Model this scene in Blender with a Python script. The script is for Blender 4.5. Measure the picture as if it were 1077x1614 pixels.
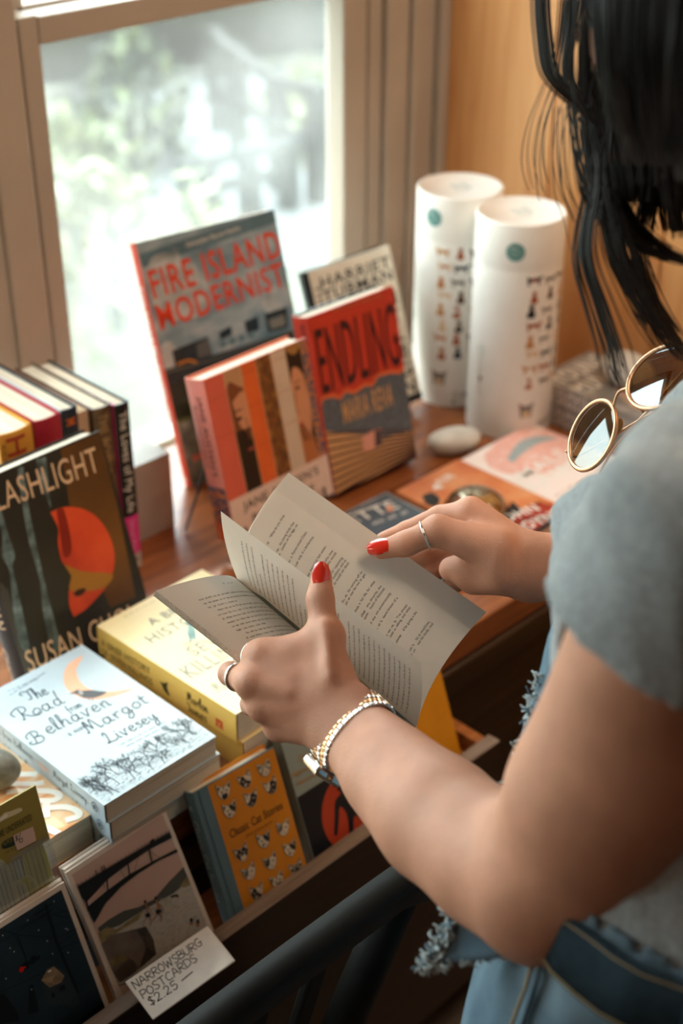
import bpy, bmesh, math, random
import numpy as np
from mathutils import Vector, Matrix

random.seed(7)
rng = np.random.default_rng(7)
for o in list(bpy.data.objects):
    bpy.data.objects.remove(o, do_unlink=True)
SC = bpy.context.scene
COL = SC.collection
PI = math.pi

# ---------------------------------------------------------------- camera, world, sun, added fill lights, exposure
CAM_H = 0.93                     # eye height above the table top (table top is z = 0, floor z = -0.75)
FPX = 2242.0                     # focal length in pixels of the 1077 x 1614 frame (50 mm)
PITCH = math.radians(31)
YAW = math.radians(45)
cam_data = bpy.data.cameras.new('camera')
cam = bpy.data.objects.new('camera', cam_data)
COL.objects.link(cam)
cam.location = (0, 0, CAM_H)
cam.rotation_euler = (math.radians(90) - PITCH, 0, YAW - math.radians(90))
cam_data.sensor_fit = 'VERTICAL'
cam_data.sensor_height = 36.0
cam_data.sensor_width = 24.02
cam_data.lens = 36.0 * FPX / 1614.0
cam_data.clip_start = 0.02
cam_data.dof.use_dof = True
cam_data.dof.focus_distance = 1.10
cam_data.dof.aperture_fstop = 4.2
SC.camera = cam

SC.view_settings.view_transform = 'Standard'
SC.view_settings.look = 'None'
SC.view_settings.gamma = 1.0
SC.view_settings.use_curve_mapping = False
SC.view_settings.exposure = 0.80

SUN_DIR = Vector((0.95, 1.0, 1.24)).normalized()      # towards the sun: outside the window, up and to the right
SUN_STRENGTH = 1.15
SKY_STRENGTH = 7.5
world = bpy.data.worlds.new('daylight')
SC.world = world
world.use_nodes = True
wn = world.node_tree
wn.nodes.clear()
wo = wn.nodes.new('ShaderNodeOutputWorld')
wb = wn.nodes.new('ShaderNodeBackground')
wt = wn.nodes.new('ShaderNodeTexCoord')
wx = wn.nodes.new('ShaderNodeSeparateXYZ')
wr = wn.nodes.new('ShaderNodeValToRGB')
wr.color_ramp.elements[0].position = 0.42
wr.color_ramp.elements[0].color = (0.55, 0.56, 0.5, 1)
wr.color_ramp.elements[1].position = 0.75
wr.color_ramp.elements[1].color = (0.88, 0.94, 1.0, 1)
wm = wn.nodes.new('ShaderNodeMath'); wm.operation = 'MULTIPLY_ADD'
wm.inputs[1].default_value = 0.5; wm.inputs[2].default_value = 0.5
wn.links.new(wt.outputs['Generated'], wx.inputs[0])
wn.links.new(wx.outputs['Z'], wm.inputs[0])
wn.links.new(wm.outputs[0], wr.inputs[0])
wn.links.new(wr.outputs[0], wb.inputs['Color'])
wb.inputs['Strength'].default_value = SKY_STRENGTH
wn.links.new(wb.outputs[0], wo.inputs[0])

sun_d = bpy.data.lights.new('sun', 'SUN')
sun_d.energy = SUN_STRENGTH
sun_d.angle = math.radians(2.0)
sun_d.color = (1.0, 0.93, 0.82)
sun = bpy.data.objects.new('sun', sun_d)
COL.objects.link(sun)
sun.rotation_euler = SUN_DIR.to_track_quat('Z', 'Y').to_euler()
sun.location = (0, 8, 8)

def portal(name, x0, x1, z0, z1):
    d = bpy.data.lights.new(name, 'AREA')
    d.shape = 'RECTANGLE'; d.size = x1 - x0; d.size_y = z1 - z0
    d.cycles.is_portal = True
    o = bpy.data.objects.new(name, d); COL.objects.link(o)
    o.location = ((x0 + x1) / 2, 1.47, (z0 + z1) / 2)
    o.rotation_euler = (math.radians(-90), 0, 0)
portal('window_portal', 0.89, 1.47, -0.05, 1.25)
portal('window_portal', -0.2, 0.77, -0.05, 1.25)
portal('window_portal', -0.8, -0.29, -0.05, 1.25)

def fill_light(name, loc, size, power, col):
    d = bpy.data.lights.new(name, 'AREA'); d.shape = 'DISK'; d.size = size; d.energy = power; d.color = col
    o = bpy.data.objects.new(name, d); COL.objects.link(o); o.location = loc
FILL_POWER = 11.0
fill_light('added_fill_light', (1.20, 0.15, 1.70), 0.9, FILL_POWER, (1.0, 0.80, 0.60))  # added warm fill without a fixture, brightens the book covers and right wall
fill_light('added_fill_light', (-1.1, 0.75, 1.70), 0.5, 4.0, (1.0, 0.78, 0.56))  # second added fill, weak and warm from the left, no fixture either

# ---------------------------------------------------------------- camera geometry used to place things where they stand
_cp, _sp = math.cos(PITCH), math.sin(PITCH)
FW = np.array([math.cos(YAW) * _cp, math.sin(YAW) * _cp, -_sp])
RT = np.array([math.sin(YAW), -math.cos(YAW), 0.0])
UP = np.cross(RT, FW)
EYE = np.array([0, 0, CAM_H])
def ray(x, y): return FW + (x - 538.5) / FPX * RT - (y - 807.0) / FPX * UP
def at(x, y, z=0.0):                       # the point of height z seen at pixel x, y
    d = ray(x, y); return EYE + d * ((z - CAM_H) / d[2])
def on_y(x, y, Y):
    d = ray(x, y); return EYE + d * (Y / d[1])
def on_x(x, y, X):
    d = ray(x, y); return EYE + d * (X / d[0])
def pw(x, y, w): return EYE + ray(x, y) * w  # the point w metres deep seen at pixel x, y

# ---------------------------------------------------------------- materials
def lin(c):
    if isinstance(c, str):
        c = c.lstrip('#'); c = [int(c[i:i + 2], 16) / 255 for i in (0, 2, 4)]
    return tuple(x / 12.92 if x <= 0.04045 else ((x + 0.055) / 1.055) ** 2.4 for x in c[:3]) + (1.0,)

MATS = {}
def M(name, col='#888888', rough=0.5, spec=0.4, metal=0.0, var=0.05, scale=30.0, bump=0.0, bscale=300.0, coat=0.0, sss=0.0, sheen=0.0):
    if name in MATS: return MATS[name]
    m = bpy.data.materials.new(name); m.use_nodes = True
    nt = m.node_tree; b = nt.nodes['Principled BSDF']
    tc = nt.nodes.new('ShaderNodeTexCoord')
    n = nt.nodes.new('ShaderNodeTexNoise'); n.inputs['Scale'].default_value = scale; n.inputs['Detail'].default_value = 4
    nt.links.new(tc.outputs['Object'], n.inputs['Vector'])
    c = lin(col)
    r = nt.nodes.new('ShaderNodeValToRGB')
    r.color_ramp.elements[0].position = 0.3; r.color_ramp.elements[1].position = 0.7
    r.color_ramp.elements[0].color = tuple(max(0, x * (1 - var * 2)) for x in c[:3]) + (1,)
    r.color_ramp.elements[1].color = tuple(min(1, x * (1 + var * 2)) for x in c[:3]) + (1,)
    nt.links.new(n.outputs['Fac'], r.inputs[0]); nt.links.new(r.outputs[0], b.inputs['Base Color'])
    b.inputs['Roughness'].default_value = rough
    b.inputs['Specular IOR Level'].default_value = spec
    b.inputs['Metallic'].default_value = metal
    b.inputs['Coat Weight'].default_value = coat
    b.inputs['Sheen Weight'].default_value = sheen
    if sss:
        b.inputs['Subsurface Weight'].default_value = sss
        b.inputs['Subsurface Radius'].default_value = (0.012, 0.005, 0.003)
        b.inputs['Subsurface Scale'].default_value = 1.0
    if bump:
        n2 = nt.nodes.new('ShaderNodeTexNoise'); n2.inputs['Scale'].default_value = bscale; n2.inputs['Detail'].default_value = 6
        nt.links.new(tc.outputs['Object'], n2.inputs['Vector'])
        bp = nt.nodes.new('ShaderNodeBump'); bp.inputs['Strength'].default_value = bump; bp.inputs['Distance'].default_value = 0.002
        nt.links.new(n2.outputs['Fac'], bp.inputs['Height']); nt.links.new(bp.outputs[0], b.inputs['Normal'])
    MATS[name] = m
    return m

def wood(name, c0, c1, axis='X', rough=0.35, scale=8.0, stretch=14.0, coat=0.0, fleck=None):
    if name in MATS: return MATS[name]
    m = bpy.data.materials.new(name); m.use_nodes = True
    nt = m.node_tree; b = nt.nodes['Principled BSDF']
    tc = nt.nodes.new('ShaderNodeTexCoord'); mp = nt.nodes.new('ShaderNodeMapping')
    s = [stretch] * 3; s['XYZ'.index(axis)] = 1.0
    mp.inputs['Scale'].default_value = s
    n = nt.nodes.new('ShaderNodeTexNoise'); n.inputs['Scale'].default_value = scale; n.inputs['Detail'].default_value = 8; n.inputs['Distortion'].default_value = 1.2
    r = nt.nodes.new('ShaderNodeValToRGB')
    r.color_ramp.elements[0].position = 0.32; r.color_ramp.elements[0].color = lin(c0)
    r.color_ramp.elements[1].position = 0.68; r.color_ramp.elements[1].color = lin(c1)
    if fleck:
        e = r.color_ramp.elements.new(0.72); e.color = lin(fleck)
    nt.links.new(tc.outputs['Object'], mp.inputs['Vector']); nt.links.new(mp.outputs[0], n.inputs['Vector'])
    nt.links.new(n.outputs['Fac'], r.inputs[0]); nt.links.new(r.outputs[0], b.inputs['Base Color'])
    b.inputs['Roughness'].default_value = rough; b.inputs['Coat Weight'].default_value = coat
    bp = nt.nodes.new('ShaderNodeBump'); bp.inputs['Strength'].default_value = 0.08; bp.inputs['Distance'].default_value = 0.001
    nt.links.new(n.outputs['Fac'], bp.inputs['Height']); nt.links.new(bp.outputs[0], b.inputs['Normal'])
    MATS[name] = m
    return m

def page_mat(name, col, dark=0.72):        # cut page edges: fine layers across the thickness (local z)
    if name in MATS: return MATS[name]
    m = bpy.data.materials.new(name); m.use_nodes = True
    nt = m.node_tree; b = nt.nodes['Principled BSDF']
    tc = nt.nodes.new('ShaderNodeTexCoord'); mp = nt.nodes.new('ShaderNodeMapping'); mp.inputs['Scale'].default_value = (6, 6, 1400)
    n = nt.nodes.new('ShaderNodeTexNoise'); n.inputs['Scale'].default_value = 1.0; n.inputs['Detail'].default_value = 2
    r = nt.nodes.new('ShaderNodeValToRGB'); c = lin(col)
    r.color_ramp.elements[0].position = 0.35; r.color_ramp.elements[0].color = tuple(x * dark for x in c[:3]) + (1,)
    r.color_ramp.elements[1].position = 0.6; r.color_ramp.elements[1].color = c
    nt.links.new(tc.outputs['Object'], mp.inputs['Vector']); nt.links.new(mp.outputs[0], n.inputs['Vector'])
    nt.links.new(n.outputs['Fac'], r.inputs[0]); nt.links.new(r.outputs[0], b.inputs['Base Color'])
    b.inputs['Roughness'].default_value = 0.8; b.inputs['Specular IOR Level'].default_value = 0.15
    MATS[name] = m
    return m

def paper_mat(name, col, trans=0.3):       # thin paper that lets some light through
    if name in MATS: return MATS[name]
    m = bpy.data.materials.new(name); m.use_nodes = True
    nt = m.node_tree; nt.nodes.clear()
    o = nt.nodes.new('ShaderNodeOutputMaterial'); mx = nt.nodes.new('ShaderNodeMixShader')
    d = nt.nodes.new('ShaderNodeBsdfDiffuse'); t = nt.nodes.new('ShaderNodeBsdfTranslucent')
    tc = nt.nodes.new('ShaderNodeTexCoord'); n = nt.nodes.new('ShaderNodeTexNoise'); n.inputs['Scale'].default_value = 60
    r = nt.nodes.new('ShaderNodeValToRGB'); c = lin(col)
    r.color_ramp.elements[0].color = tuple(x * 0.94 for x in c[:3]) + (1,); r.color_ramp.elements[1].color = c
    nt.links.new(tc.outputs['Object'], n.inputs['Vector']); nt.links.new(n.outputs['Fac'], r.inputs[0])
    nt.links.new(r.outputs[0], d.inputs['Color']); nt.links.new(r.outputs[0], t.inputs['Color'])
    mx.inputs[0].default_value = trans
    nt.links.new(d.outputs[0], mx.inputs[1]); nt.links.new(t.outputs[0], mx.inputs[2]); nt.links.new(mx.outputs[0], o.inputs[0])
    MATS[name] = m
    return m

def glass_pane_mat(name, haze=0.10, tint='#eef4f2'):   # clear pane with a film of dust
    if name in MATS: return MATS[name]
    m = bpy.data.materials.new(name); m.use_nodes = True
    nt = m.node_tree; nt.nodes.clear()
    o = nt.nodes.new('ShaderNodeOutputMaterial')
    tr = nt.nodes.new('ShaderNodeBsdfTransparent'); tr.inputs[0].default_value = lin(tint)
    gl = nt.nodes.new('ShaderNodeBsdfGlossy'); gl.inputs['Roughness'].default_value = 0.02
    m1 = nt.nodes.new('ShaderNodeMixShader')
    m1.inputs[0].default_value = 0.05; nt.links.new(tr.outputs[0], m1.inputs[1]); nt.links.new(gl.outputs[0], m1.inputs[2])
    tl = nt.nodes.new('ShaderNodeBsdfTranslucent'); tl.inputs[0].default_value = (0.9, 0.92, 0.9, 1)
    tc = nt.nodes.new('ShaderNodeTexCoord'); n = nt.nodes.new('ShaderNodeTexNoise'); n.inputs['Scale'].default_value = 5; n.inputs['Detail'].default_value = 8
    r = nt.nodes.new('ShaderNodeMapRange'); r.inputs['From Min'].default_value = 0.3; r.inputs['From Max'].default_value = 0.75
    r.inputs['To Min'].default_value = haze * 0.5; r.inputs['To Max'].default_value = haze * 1.7
    nt.links.new(tc.outputs['Object'], n.inputs['Vector']); nt.links.new(n.outputs['Fac'], r.inputs['Value'])
    m2 = nt.nodes.new('ShaderNodeMixShader')
    nt.links.new(r.outputs[0], m2.inputs[0]); nt.links.new(m1.outputs[0], m2.inputs[1]); nt.links.new(tl.outputs[0], m2.inputs[2])
    nt.links.new(m2.outputs[0], o.inputs[0])
    MATS[name] = m
    return m

def print_mat(name, stops, scale, detail=3, stretch=(1, 1, 1), rough=0.35, distort=0.0):  # a printed cloudy / mottled picture
    if name in MATS: return MATS[name]
    m = bpy.data.materials.new(name); m.use_nodes = True
    nt = m.node_tree; b = nt.nodes['Principled BSDF']
    tc = nt.nodes.new('ShaderNodeTexCoord'); mp = nt.nodes.new('ShaderNodeMapping'); mp.inputs['Scale'].default_value = stretch
    n = nt.nodes.new('ShaderNodeTexNoise'); n.inputs['Scale'].default_value = scale; n.inputs['Detail'].default_value = detail; n.inputs['Distortion'].default_value = distort
    r = nt.nodes.new('ShaderNodeValToRGB')
    els = r.color_ramp.elements
    els[0].position, els[0].color = stops[0][0], lin(stops[0][1])
    els[1].position, els[1].color = stops[-1][0], lin(stops[-1][1])
    for p, c in stops[1:-1]:
        e = els.new(p); e.color = lin(c)
    nt.links.new(tc.outputs['Object'], mp.inputs['Vector']); nt.links.new(mp.outputs[0], n.inputs['Vector'])
    nt.links.new(n.outputs['Fac'], r.inputs[0]); nt.links.new(r.outputs[0], b.inputs['Base Color'])
    b.inputs['Roughness'].default_value = rough
    MATS[name] = m
    return m

# ---------------------------------------------------------------- mesh helpers
class MB:
    """collects faces with materials and links them as ONE mesh object"""
    def __init__(s): s.v, s.f, s.m, s.sm, s.mats = [], [], [], [], []
    def slot(s, mat):
        if mat not in s.mats: s.mats.append(mat)
        return s.mats.index(mat)
    def add(s, verts, faces, mat, smooth=False):
        b = len(s.v); k = s.slot(mat)
        s.v.extend([tuple(float(c) for c in p) for p in verts])
        for f in faces:
            s.f.append([b + i for i in f]); s.m.append(k); s.sm.append(smooth)
    def box(s, x0, x1, y0, y1, z0, z1, mat):
        v = [(x, y, z) for z in (z0, z1) for y in (y0, y1) for x in (x0, x1)]
        s.add(v, [(0, 2, 3, 1), (4, 5, 7, 6), (0, 1, 5, 4), (2, 6, 7, 3), (0, 4, 6, 2), (1, 3, 7, 5)], mat)
    def bm(s, bm, mat, smooth=False):
        bm.verts.index_update()
        s.add([v.co[:] for v in bm.verts], [[v.index for v in f.verts] for f in bm.faces], mat, smooth); bm.free()
    def rbox(s, x0, x1, y0, y1, z0, z1, r, mat, seg=2):
        bm = bmesh.new()
        bmesh.ops.create_cube(bm, size=1, matrix=Matrix.Translation(((x0 + x1) / 2, (y0 + y1) / 2, (z0 + z1) / 2)) @ Matrix.Diagonal((x1 - x0, y1 - y0, z1 - z0, 1)))
        bmesh.ops.bevel(bm, geom=bm.edges[:], offset=r, segments=seg, profile=0.5, affect='EDGES')
        s.bm(bm, mat)
    def obox(s, c, ax, ay, az, sx, sy, sz, mat, r=0.0):       # oriented box about centre c
        bm = bmesh.new()
        bmesh.ops.create_cube(bm, size=1, matrix=Matrix.Diagonal((sx, sy, sz, 1)))
        if r: bmesh.ops.bevel(bm, geom=bm.edges[:], offset=r, segments=2, profile=0.5, affect='EDGES')
        R = Matrix((ax, ay, az)).transposed().to_4x4()
        bmesh.ops.transform(bm, matrix=Matrix.Translation(Vector(c)) @ R, verts=bm.verts[:])
        s.bm(bm, mat)
    def tube(s, pts, rad, mat, n=8, caps=True, closed=False, flat=None):
        pts = [np.array(p, float) for p in pts]; N = len(pts)
        rad = [rad] * N if np.isscalar(rad) else rad
        vs, up = [], None
        for i in range(N):
            a = pts[(i - 1) % N] if (closed or i > 0) else pts[i]; b = pts[(i + 1) % N] if (closed or i < N - 1) else pts[i]
            t = b - a; t /= max(np.linalg.norm(t), 1e-9)
            if up is None:
                up = np.array([0, 0, 1.0]) if abs(t[2]) < 0.9 else np.array([1.0, 0, 0])
            u = up - t * (up @ t); u /= max(np.linalg.norm(u), 1e-9); w = np.cross(t, u); up = u
            for k in range(n):
                a_ = 2 * PI * k / n
                vs.append(pts[i] + rad[i] * (math.cos(a_) * u + math.sin(a_) * w * (flat or 1)))
        fs = []
        for i in range(N if closed else N - 1):
            j = (i + 1) % N
            for k in range(n):
                fs.append((i * n + k, i * n + (k + 1) % n, j * n + (k + 1) % n, j * n + k))
        if caps and not closed:
            fs.append(tuple(range(n))[::-1]); fs.append(tuple((N - 1) * n + k for k in range(n)))
        s.add(vs, fs, mat, True)
    def lathe(s, prof, mat, n=48, c=(0, 0, 0), smooth=True):
        vs, fs = [], []
        for r, z in prof:
            for k in range(n):
                a = 2 * PI * k / n; vs.append((c[0] + r * math.cos(a), c[1] + r * math.sin(a), c[2] + z))
        for i in range(len(prof) - 1):
            for k in range(n):
                fs.append((i * n + k, i * n + (k + 1) % n, (i + 1) * n + (k + 1) % n, (i + 1) * n + k))
        s.add(vs, fs, mat, smooth)
    def blob(s, c, r, mat, sub=3, noise=0.0, seed=0, rot=None):   # a bumpy ellipsoid
        bm = bmesh.new(); bmesh.ops.create_icosphere(bm, subdivisions=sub, radius=1)
        rr = random.Random(seed); ph = [rr.uniform(0, 6) for _ in range(6)]
        for v in bm.verts:
            p = v.co.copy()
            k = 1 + noise * (math.sin(p.x * 2.3 + ph[0]) * math.sin(p.y * 2.9 + ph[1]) + 0.6 * math.sin(p.z * 3.7 + ph[2] + p.x))
            q = Vector((p.x * r[0] * k, p.y * r[1] * k, p.z * r[2] * k))
            if rot is not None: q = rot @ q
            v.co = q + Vector(c)
        s.bm(bm, mat, True)
    def build(s, name, parent=None):
        me = bpy.data.meshes.new(name)
        me.from_pydata(s.v, [], s.f)
        for m in s.mats: me.materials.append(m)
        me.polygons.foreach_set('material_index', s.m)
        me.polygons.foreach_set('use_smooth', s.sm)
        me.update()
        o = bpy.data.objects.new(name, me); COL.objects.link(o)
        if parent is not None: o.parent = parent
        return o

def tag(o, label, cat, group=None):
    o['label'] = label; o['category'] = cat
    if group: o['group'] = group
    return o
def struct(o): o['kind'] = 'structure'; return o
def empty(name, label, cat, loc=(0, 0, 0), group=None, mat=None):
    o = bpy.data.objects.new(name, None); COL.objects.link(o); o.empty_display_size = 0.02
    if mat is not None: o.matrix_world = mat
    else: o.location = loc
    return tag(o, label, cat, group)

class Frame:
    """a flat face standing in the room: origin, across (ex), up (ey), outward (ez)"""
    def __init__(s, o, ex, ey):
        s.o = np.array(o, float); s.ex = np.array(ex, float) / np.linalg.norm(ex)
        ey = np.array(ey, float); ey = ey - s.ex * (ey @ s.ex); s.ey = ey / np.linalg.norm(ey)
        s.ez = np.cross(s.ex, s.ey)
    def matrix(s):
        m = Matrix.Identity(4)
        for i, a in enumerate((s.ex, s.ey, s.ez, s.o)):
            for j in range(3): m[j][i] = float(a[j])
        return m
    def uv(s, x, y, dz=0.0):                  # where the sight line through pixel x, y meets the face
        d = ray(x, y); o = s.o + s.ez * dz
        k = ((o - EYE) @ s.ez) / (d @ s.ez); q = EYE + k * d - o
        return (float(q @ s.ex), float(q @ s.ey))
    def uvs(s, *pts): return [s.uv(*p) for p in pts]

# ---------------------------------------------------------------- letters
GLYPH = {}
def load_glyphs(chars):
    sc = bpy.data.scenes.new('letters')
    jobs = []
    for bold in (0, 1):
        for ch in chars:
            pair = []
            for body in (ch, ch + ch):
                cu = bpy.data.curves.new('g', 'FONT'); cu.body = body; cu.dimensions = '2D'; cu.fill_mode = 'FRONT'
                cu.resolution_u = 3; cu.offset = 0.014 if bold else 0.0
                o = bpy.data.objects.new('g', cu); sc.collection.objects.link(o); pair.append(o)
            jobs.append((ch, bold, pair))
    vl = sc.view_layers[0]; vl.update(); dg = vl.depsgraph; dg.update()
    for ch, bold, (a, b) in jobs:
        ea = a.evaluated_get(dg); me = ea.to_mesh()
        vs = [(v.co.x, v.co.y) for v in me.vertices]; fs = [tuple(p.vertices) for p in me.polygons]
        ea.to_mesh_clear()
        eb = b.evaluated_get(dg); mb = eb.to_mesh()
        xs2 = [v.co.x for v in mb.vertices]; eb.to_mesh_clear()
        xs = [v[0] for v in vs]
        adv = (max(xs2) - min(xs2)) - (max(xs) - min(xs)) if xs else 0.3
        GLYPH[ch, bold] = (vs, fs, adv)
    for ch, bold, pr in jobs:
        for o in pr:
            cu = o.data; bpy.data.objects.remove(o); bpy.data.curves.remove(cu)
    bpy.data.scenes.remove(sc)
load_glyphs("ABCDEFGHIJKLMNOPQRSTUVWXYZabcdefghijklmnopqrstuvwxyz0123456789.,'’“”‘\"-$é:&")
CAPH = max(v[1] for v in GLYPH['H', 0][0])

def smooth_line(pts, n=5):
    if len(pts) < 3: return pts
    P = [np.array(p, float) for p in pts]; P = [2 * P[0] - P[1]] + P + [2 * P[-1] - P[-2]]
    out = []
    for i in range(1, len(P) - 2):
        for k in range(n):
            t = k / n
            a, b, c, d = P[i - 1:i + 3]
            out.append(0.5 * ((2 * b) + (-a + c) * t + (2 * a - 5 * b + 4 * c - d) * t * t + (-a + 3 * b - 3 * c + d) * t ** 3))
    out.append(P[-2]); return [tuple(p) for p in out]

class Art:
    """ink on a face: everything joins the mesh MB; xf maps (u, v, lift) to mesh coordinates"""
    def __init__(s, mb, xf=None, lift=0.00015, clip=None, strip=None):
        s.mb = mb; s.xf = xf or (lambda u, v, l: (u, v, l)); s.l = lift; s.d = lift; s.clip = clip; s.strip = strip
    def up(s): s.l += s.d; return s
    def put(s, pts, faces, mat):
        """flat faces, cut off at the edge of what they are printed on"""
        if s.strip:                      # round things: cut into narrow upright strips that follow the curve
            keep, (ax, w) = (s.clip, s.strip), s.strip
            us = [p[ax] for p in pts]; s.strip = None; c = keep[0] or (-9, -9, 9, 9)
            for k in range(int(math.floor(min(us) / w)), int(math.floor(max(us) / w)) + 1):
                b = list(c); b[ax] = max(c[ax], k * w); b[ax + 2] = min(c[ax + 2], (k + 1) * w)
                if b[ax] < b[ax + 2]: s.clip = b; s.put(pts, faces, mat)
            s.clip, s.strip = keep; return
        if s.clip is None or all(s.clip[0] <= p[0] <= s.clip[2] and s.clip[1] <= p[1] <= s.clip[3] for p in pts):
            s.mb.add([s.xf(p[0], p[1], s.l) for p in pts], faces, mat); return
        for f in faces:
            P = [(float(pts[i][0]), float(pts[i][1])) for i in f]
            for ax, lim, sg in ((0, s.clip[0], 1), (0, s.clip[2], -1), (1, s.clip[1], 1), (1, s.clip[3], -1)):
                Q = []
                for i in range(len(P)):
                    a, b = P[i - 1], P[i]; da, db = sg * (a[ax] - lim), sg * (b[ax] - lim)
                    if (da >= 0) != (db >= 0):
                        t = da / (da - db); Q.append((a[0] + (b[0] - a[0]) * t, a[1] + (b[1] - a[1]) * t))
                    if db >= 0: Q.append(b)
                P = Q
                if len(P) < 3: break
            if len(P) >= 3: s.mb.add([s.xf(p[0], p[1], s.l) for p in P], [tuple(range(len(P)))], mat)
    def poly(s, pts, mat): s.put(pts, [tuple(range(len(pts)))], mat)
    def rect(s, x0, y0, x1, y1, mat): s.poly([(x0, y0), (x1, y0), (x1, y1), (x0, y1)], mat)
    def ell(s, cx, cy, rx, ry, mat, rot=0.0, n=28, a0=0, a1=2 * PI):
        c, si = math.cos(rot), math.sin(rot)
        P = []
        full = abs(a1 - a0 - 2 * PI) < 1e-6
        for k in range(n if full else n + 1):
            a = a0 + (a1 - a0) * k / n; x, y = rx * math.cos(a), ry * math.sin(a)
            P.append((cx + x * c - y * si, cy + x * si + y * c))
        s.poly(P, mat)
    def line(s, pts, w, mat, smooth=False, taper=False):
        if smooth: pts = smooth_line(pts)
        P = [np.array(p, float) for p in pts]; N = len(P); vs = []
        for i in range(N):
            t = P[min(i + 1, N - 1)] - P[max(i - 1, 0)]; L = np.linalg.norm(t)
            t = t / L if L > 1e-12 else np.array([1.0, 0]); nrm = np.array([-t[1], t[0]])
            ww = w / 2 * ((0.35 + 0.65 * math.sin(PI * i / max(1, N - 1))) if taper else 1)
            e = (t * w * 0.3 if i == N - 1 else (-t * w * 0.3 if i == 0 else 0))
            vs.append(P[i] + nrm * ww + e); vs.append(P[i] - nrm * ww + e)
        s.put(vs, [(2 * i, 2 * i + 1, 2 * i + 3, 2 * i + 2) for i in range(N - 1)], mat)
    def text(s, txt, A, B, h, mat, bold=0, shear=0.0, flip=False):
        """capital height h, first letter at A, the last one ends at B"""
        A = np.array(A, float); B = np.array(B, float); d = B - A; L = np.linalg.norm(d); d /= L
        nrm = np.array([-d[1], d[0]]) * (-1 if flip else 1)
        x = 0.0; items = []; lo = None; hi = 0.0
        for ch in txt:
            if ch == ' ': x += 0.32; continue
            vs, fs, adv = GLYPH[ch, bold]
            items.append((x, vs, fs))
            mn = min(v[0] for v in vs); mx = max(v[0] for v in vs)
            if lo is None: lo = x + mn
            hi = x + mx; x += adv + (0.05 if bold else 0.02)
        sx = L / (hi - lo); sy = h / CAPH
        for gx, vs, fs in items:
            pts = [A + d * ((gx + v[0] - lo) * sx + shear * v[1] * sy) + nrm * (v[1] * sy) for v in vs]
            s.put(pts, fs, mat)
    def script(s, txt, A, B, h, w, mat, bounce=0.0, shear=0.0, gap=0.12, seed=1):
        """pen strokes: letters of STROKES from A to B, x-height scaled so that capitals are h high"""
        rr = random.Random(seed)
        A = np.array(A, float); B = np.array(B, float); d = B - A; L = np.linalg.norm(d); d /= L
        nrm = np.array([-d[1], d[0]]); x = 0.0; items = []
        for ch in txt:
            if ch == ' ': x += 0.45; continue
            st = STROKES[ch]; xs = [p[0] for q in st for p in q]; mn, mx = min(xs), max(xs)
            items.append((x - mn, st, rr.uniform(-bounce, bounce))); x += mx - mn + gap
        sx = L / max(x - gap, 1e-6)
        for gx, st, bo in items:
            for q in st:
                pts = [A + d * ((gx + p[0]) * sx + shear * p[1] * h) + nrm * ((p[1] + bo) * h) for p in q]
                s.line(pts, w, mat, smooth=len(pts) > 2)
    def words(s, A, B, h, mat, seed, jag=0.08):
        """a line of print too small to read: word-shaped rows of tiny strokes"""
        rr = random.Random(seed)
        A = np.array(A, float); B = np.array(B, float); d = B - A; L = np.linalg.norm(d)
        if L < h: return
        d /= L; nrm = np.array([-d[1], d[0]]); x = 0.0
        while x < L - h:
            for _ in range(rr.choice((2, 3, 3, 4, 5, 6, 7))):
                if x > L - 0.6 * h: break
                k = rr.random(); t = h * 0.16
                tall = h if k < 0.25 else h * 0.66
                low = -h * 0.3 if k > 0.9 else 0
                def q(x0, x1, y0, y1):
                    s.put([A + d * a + nrm * b for a, b in ((x0, y0), (x1, y0), (x1, y1), (x0, y1))], [(0, 1, 2, 3)], mat)
                q(x, x + t, low, tall)
                if k > 0.3:
                    q(x + t, x + h * 0.45, (0 if k < 0.6 else h * 0.52), (t if k < 0.6 else h * 0.52 + t))
                if k > 0.5: q(x + h * 0.36, x + h * 0.36 + t, 0, h * 0.62)
                x += h * (0.66 if k > 0.3 else 0.42)
            x += h * 0.75

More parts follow.
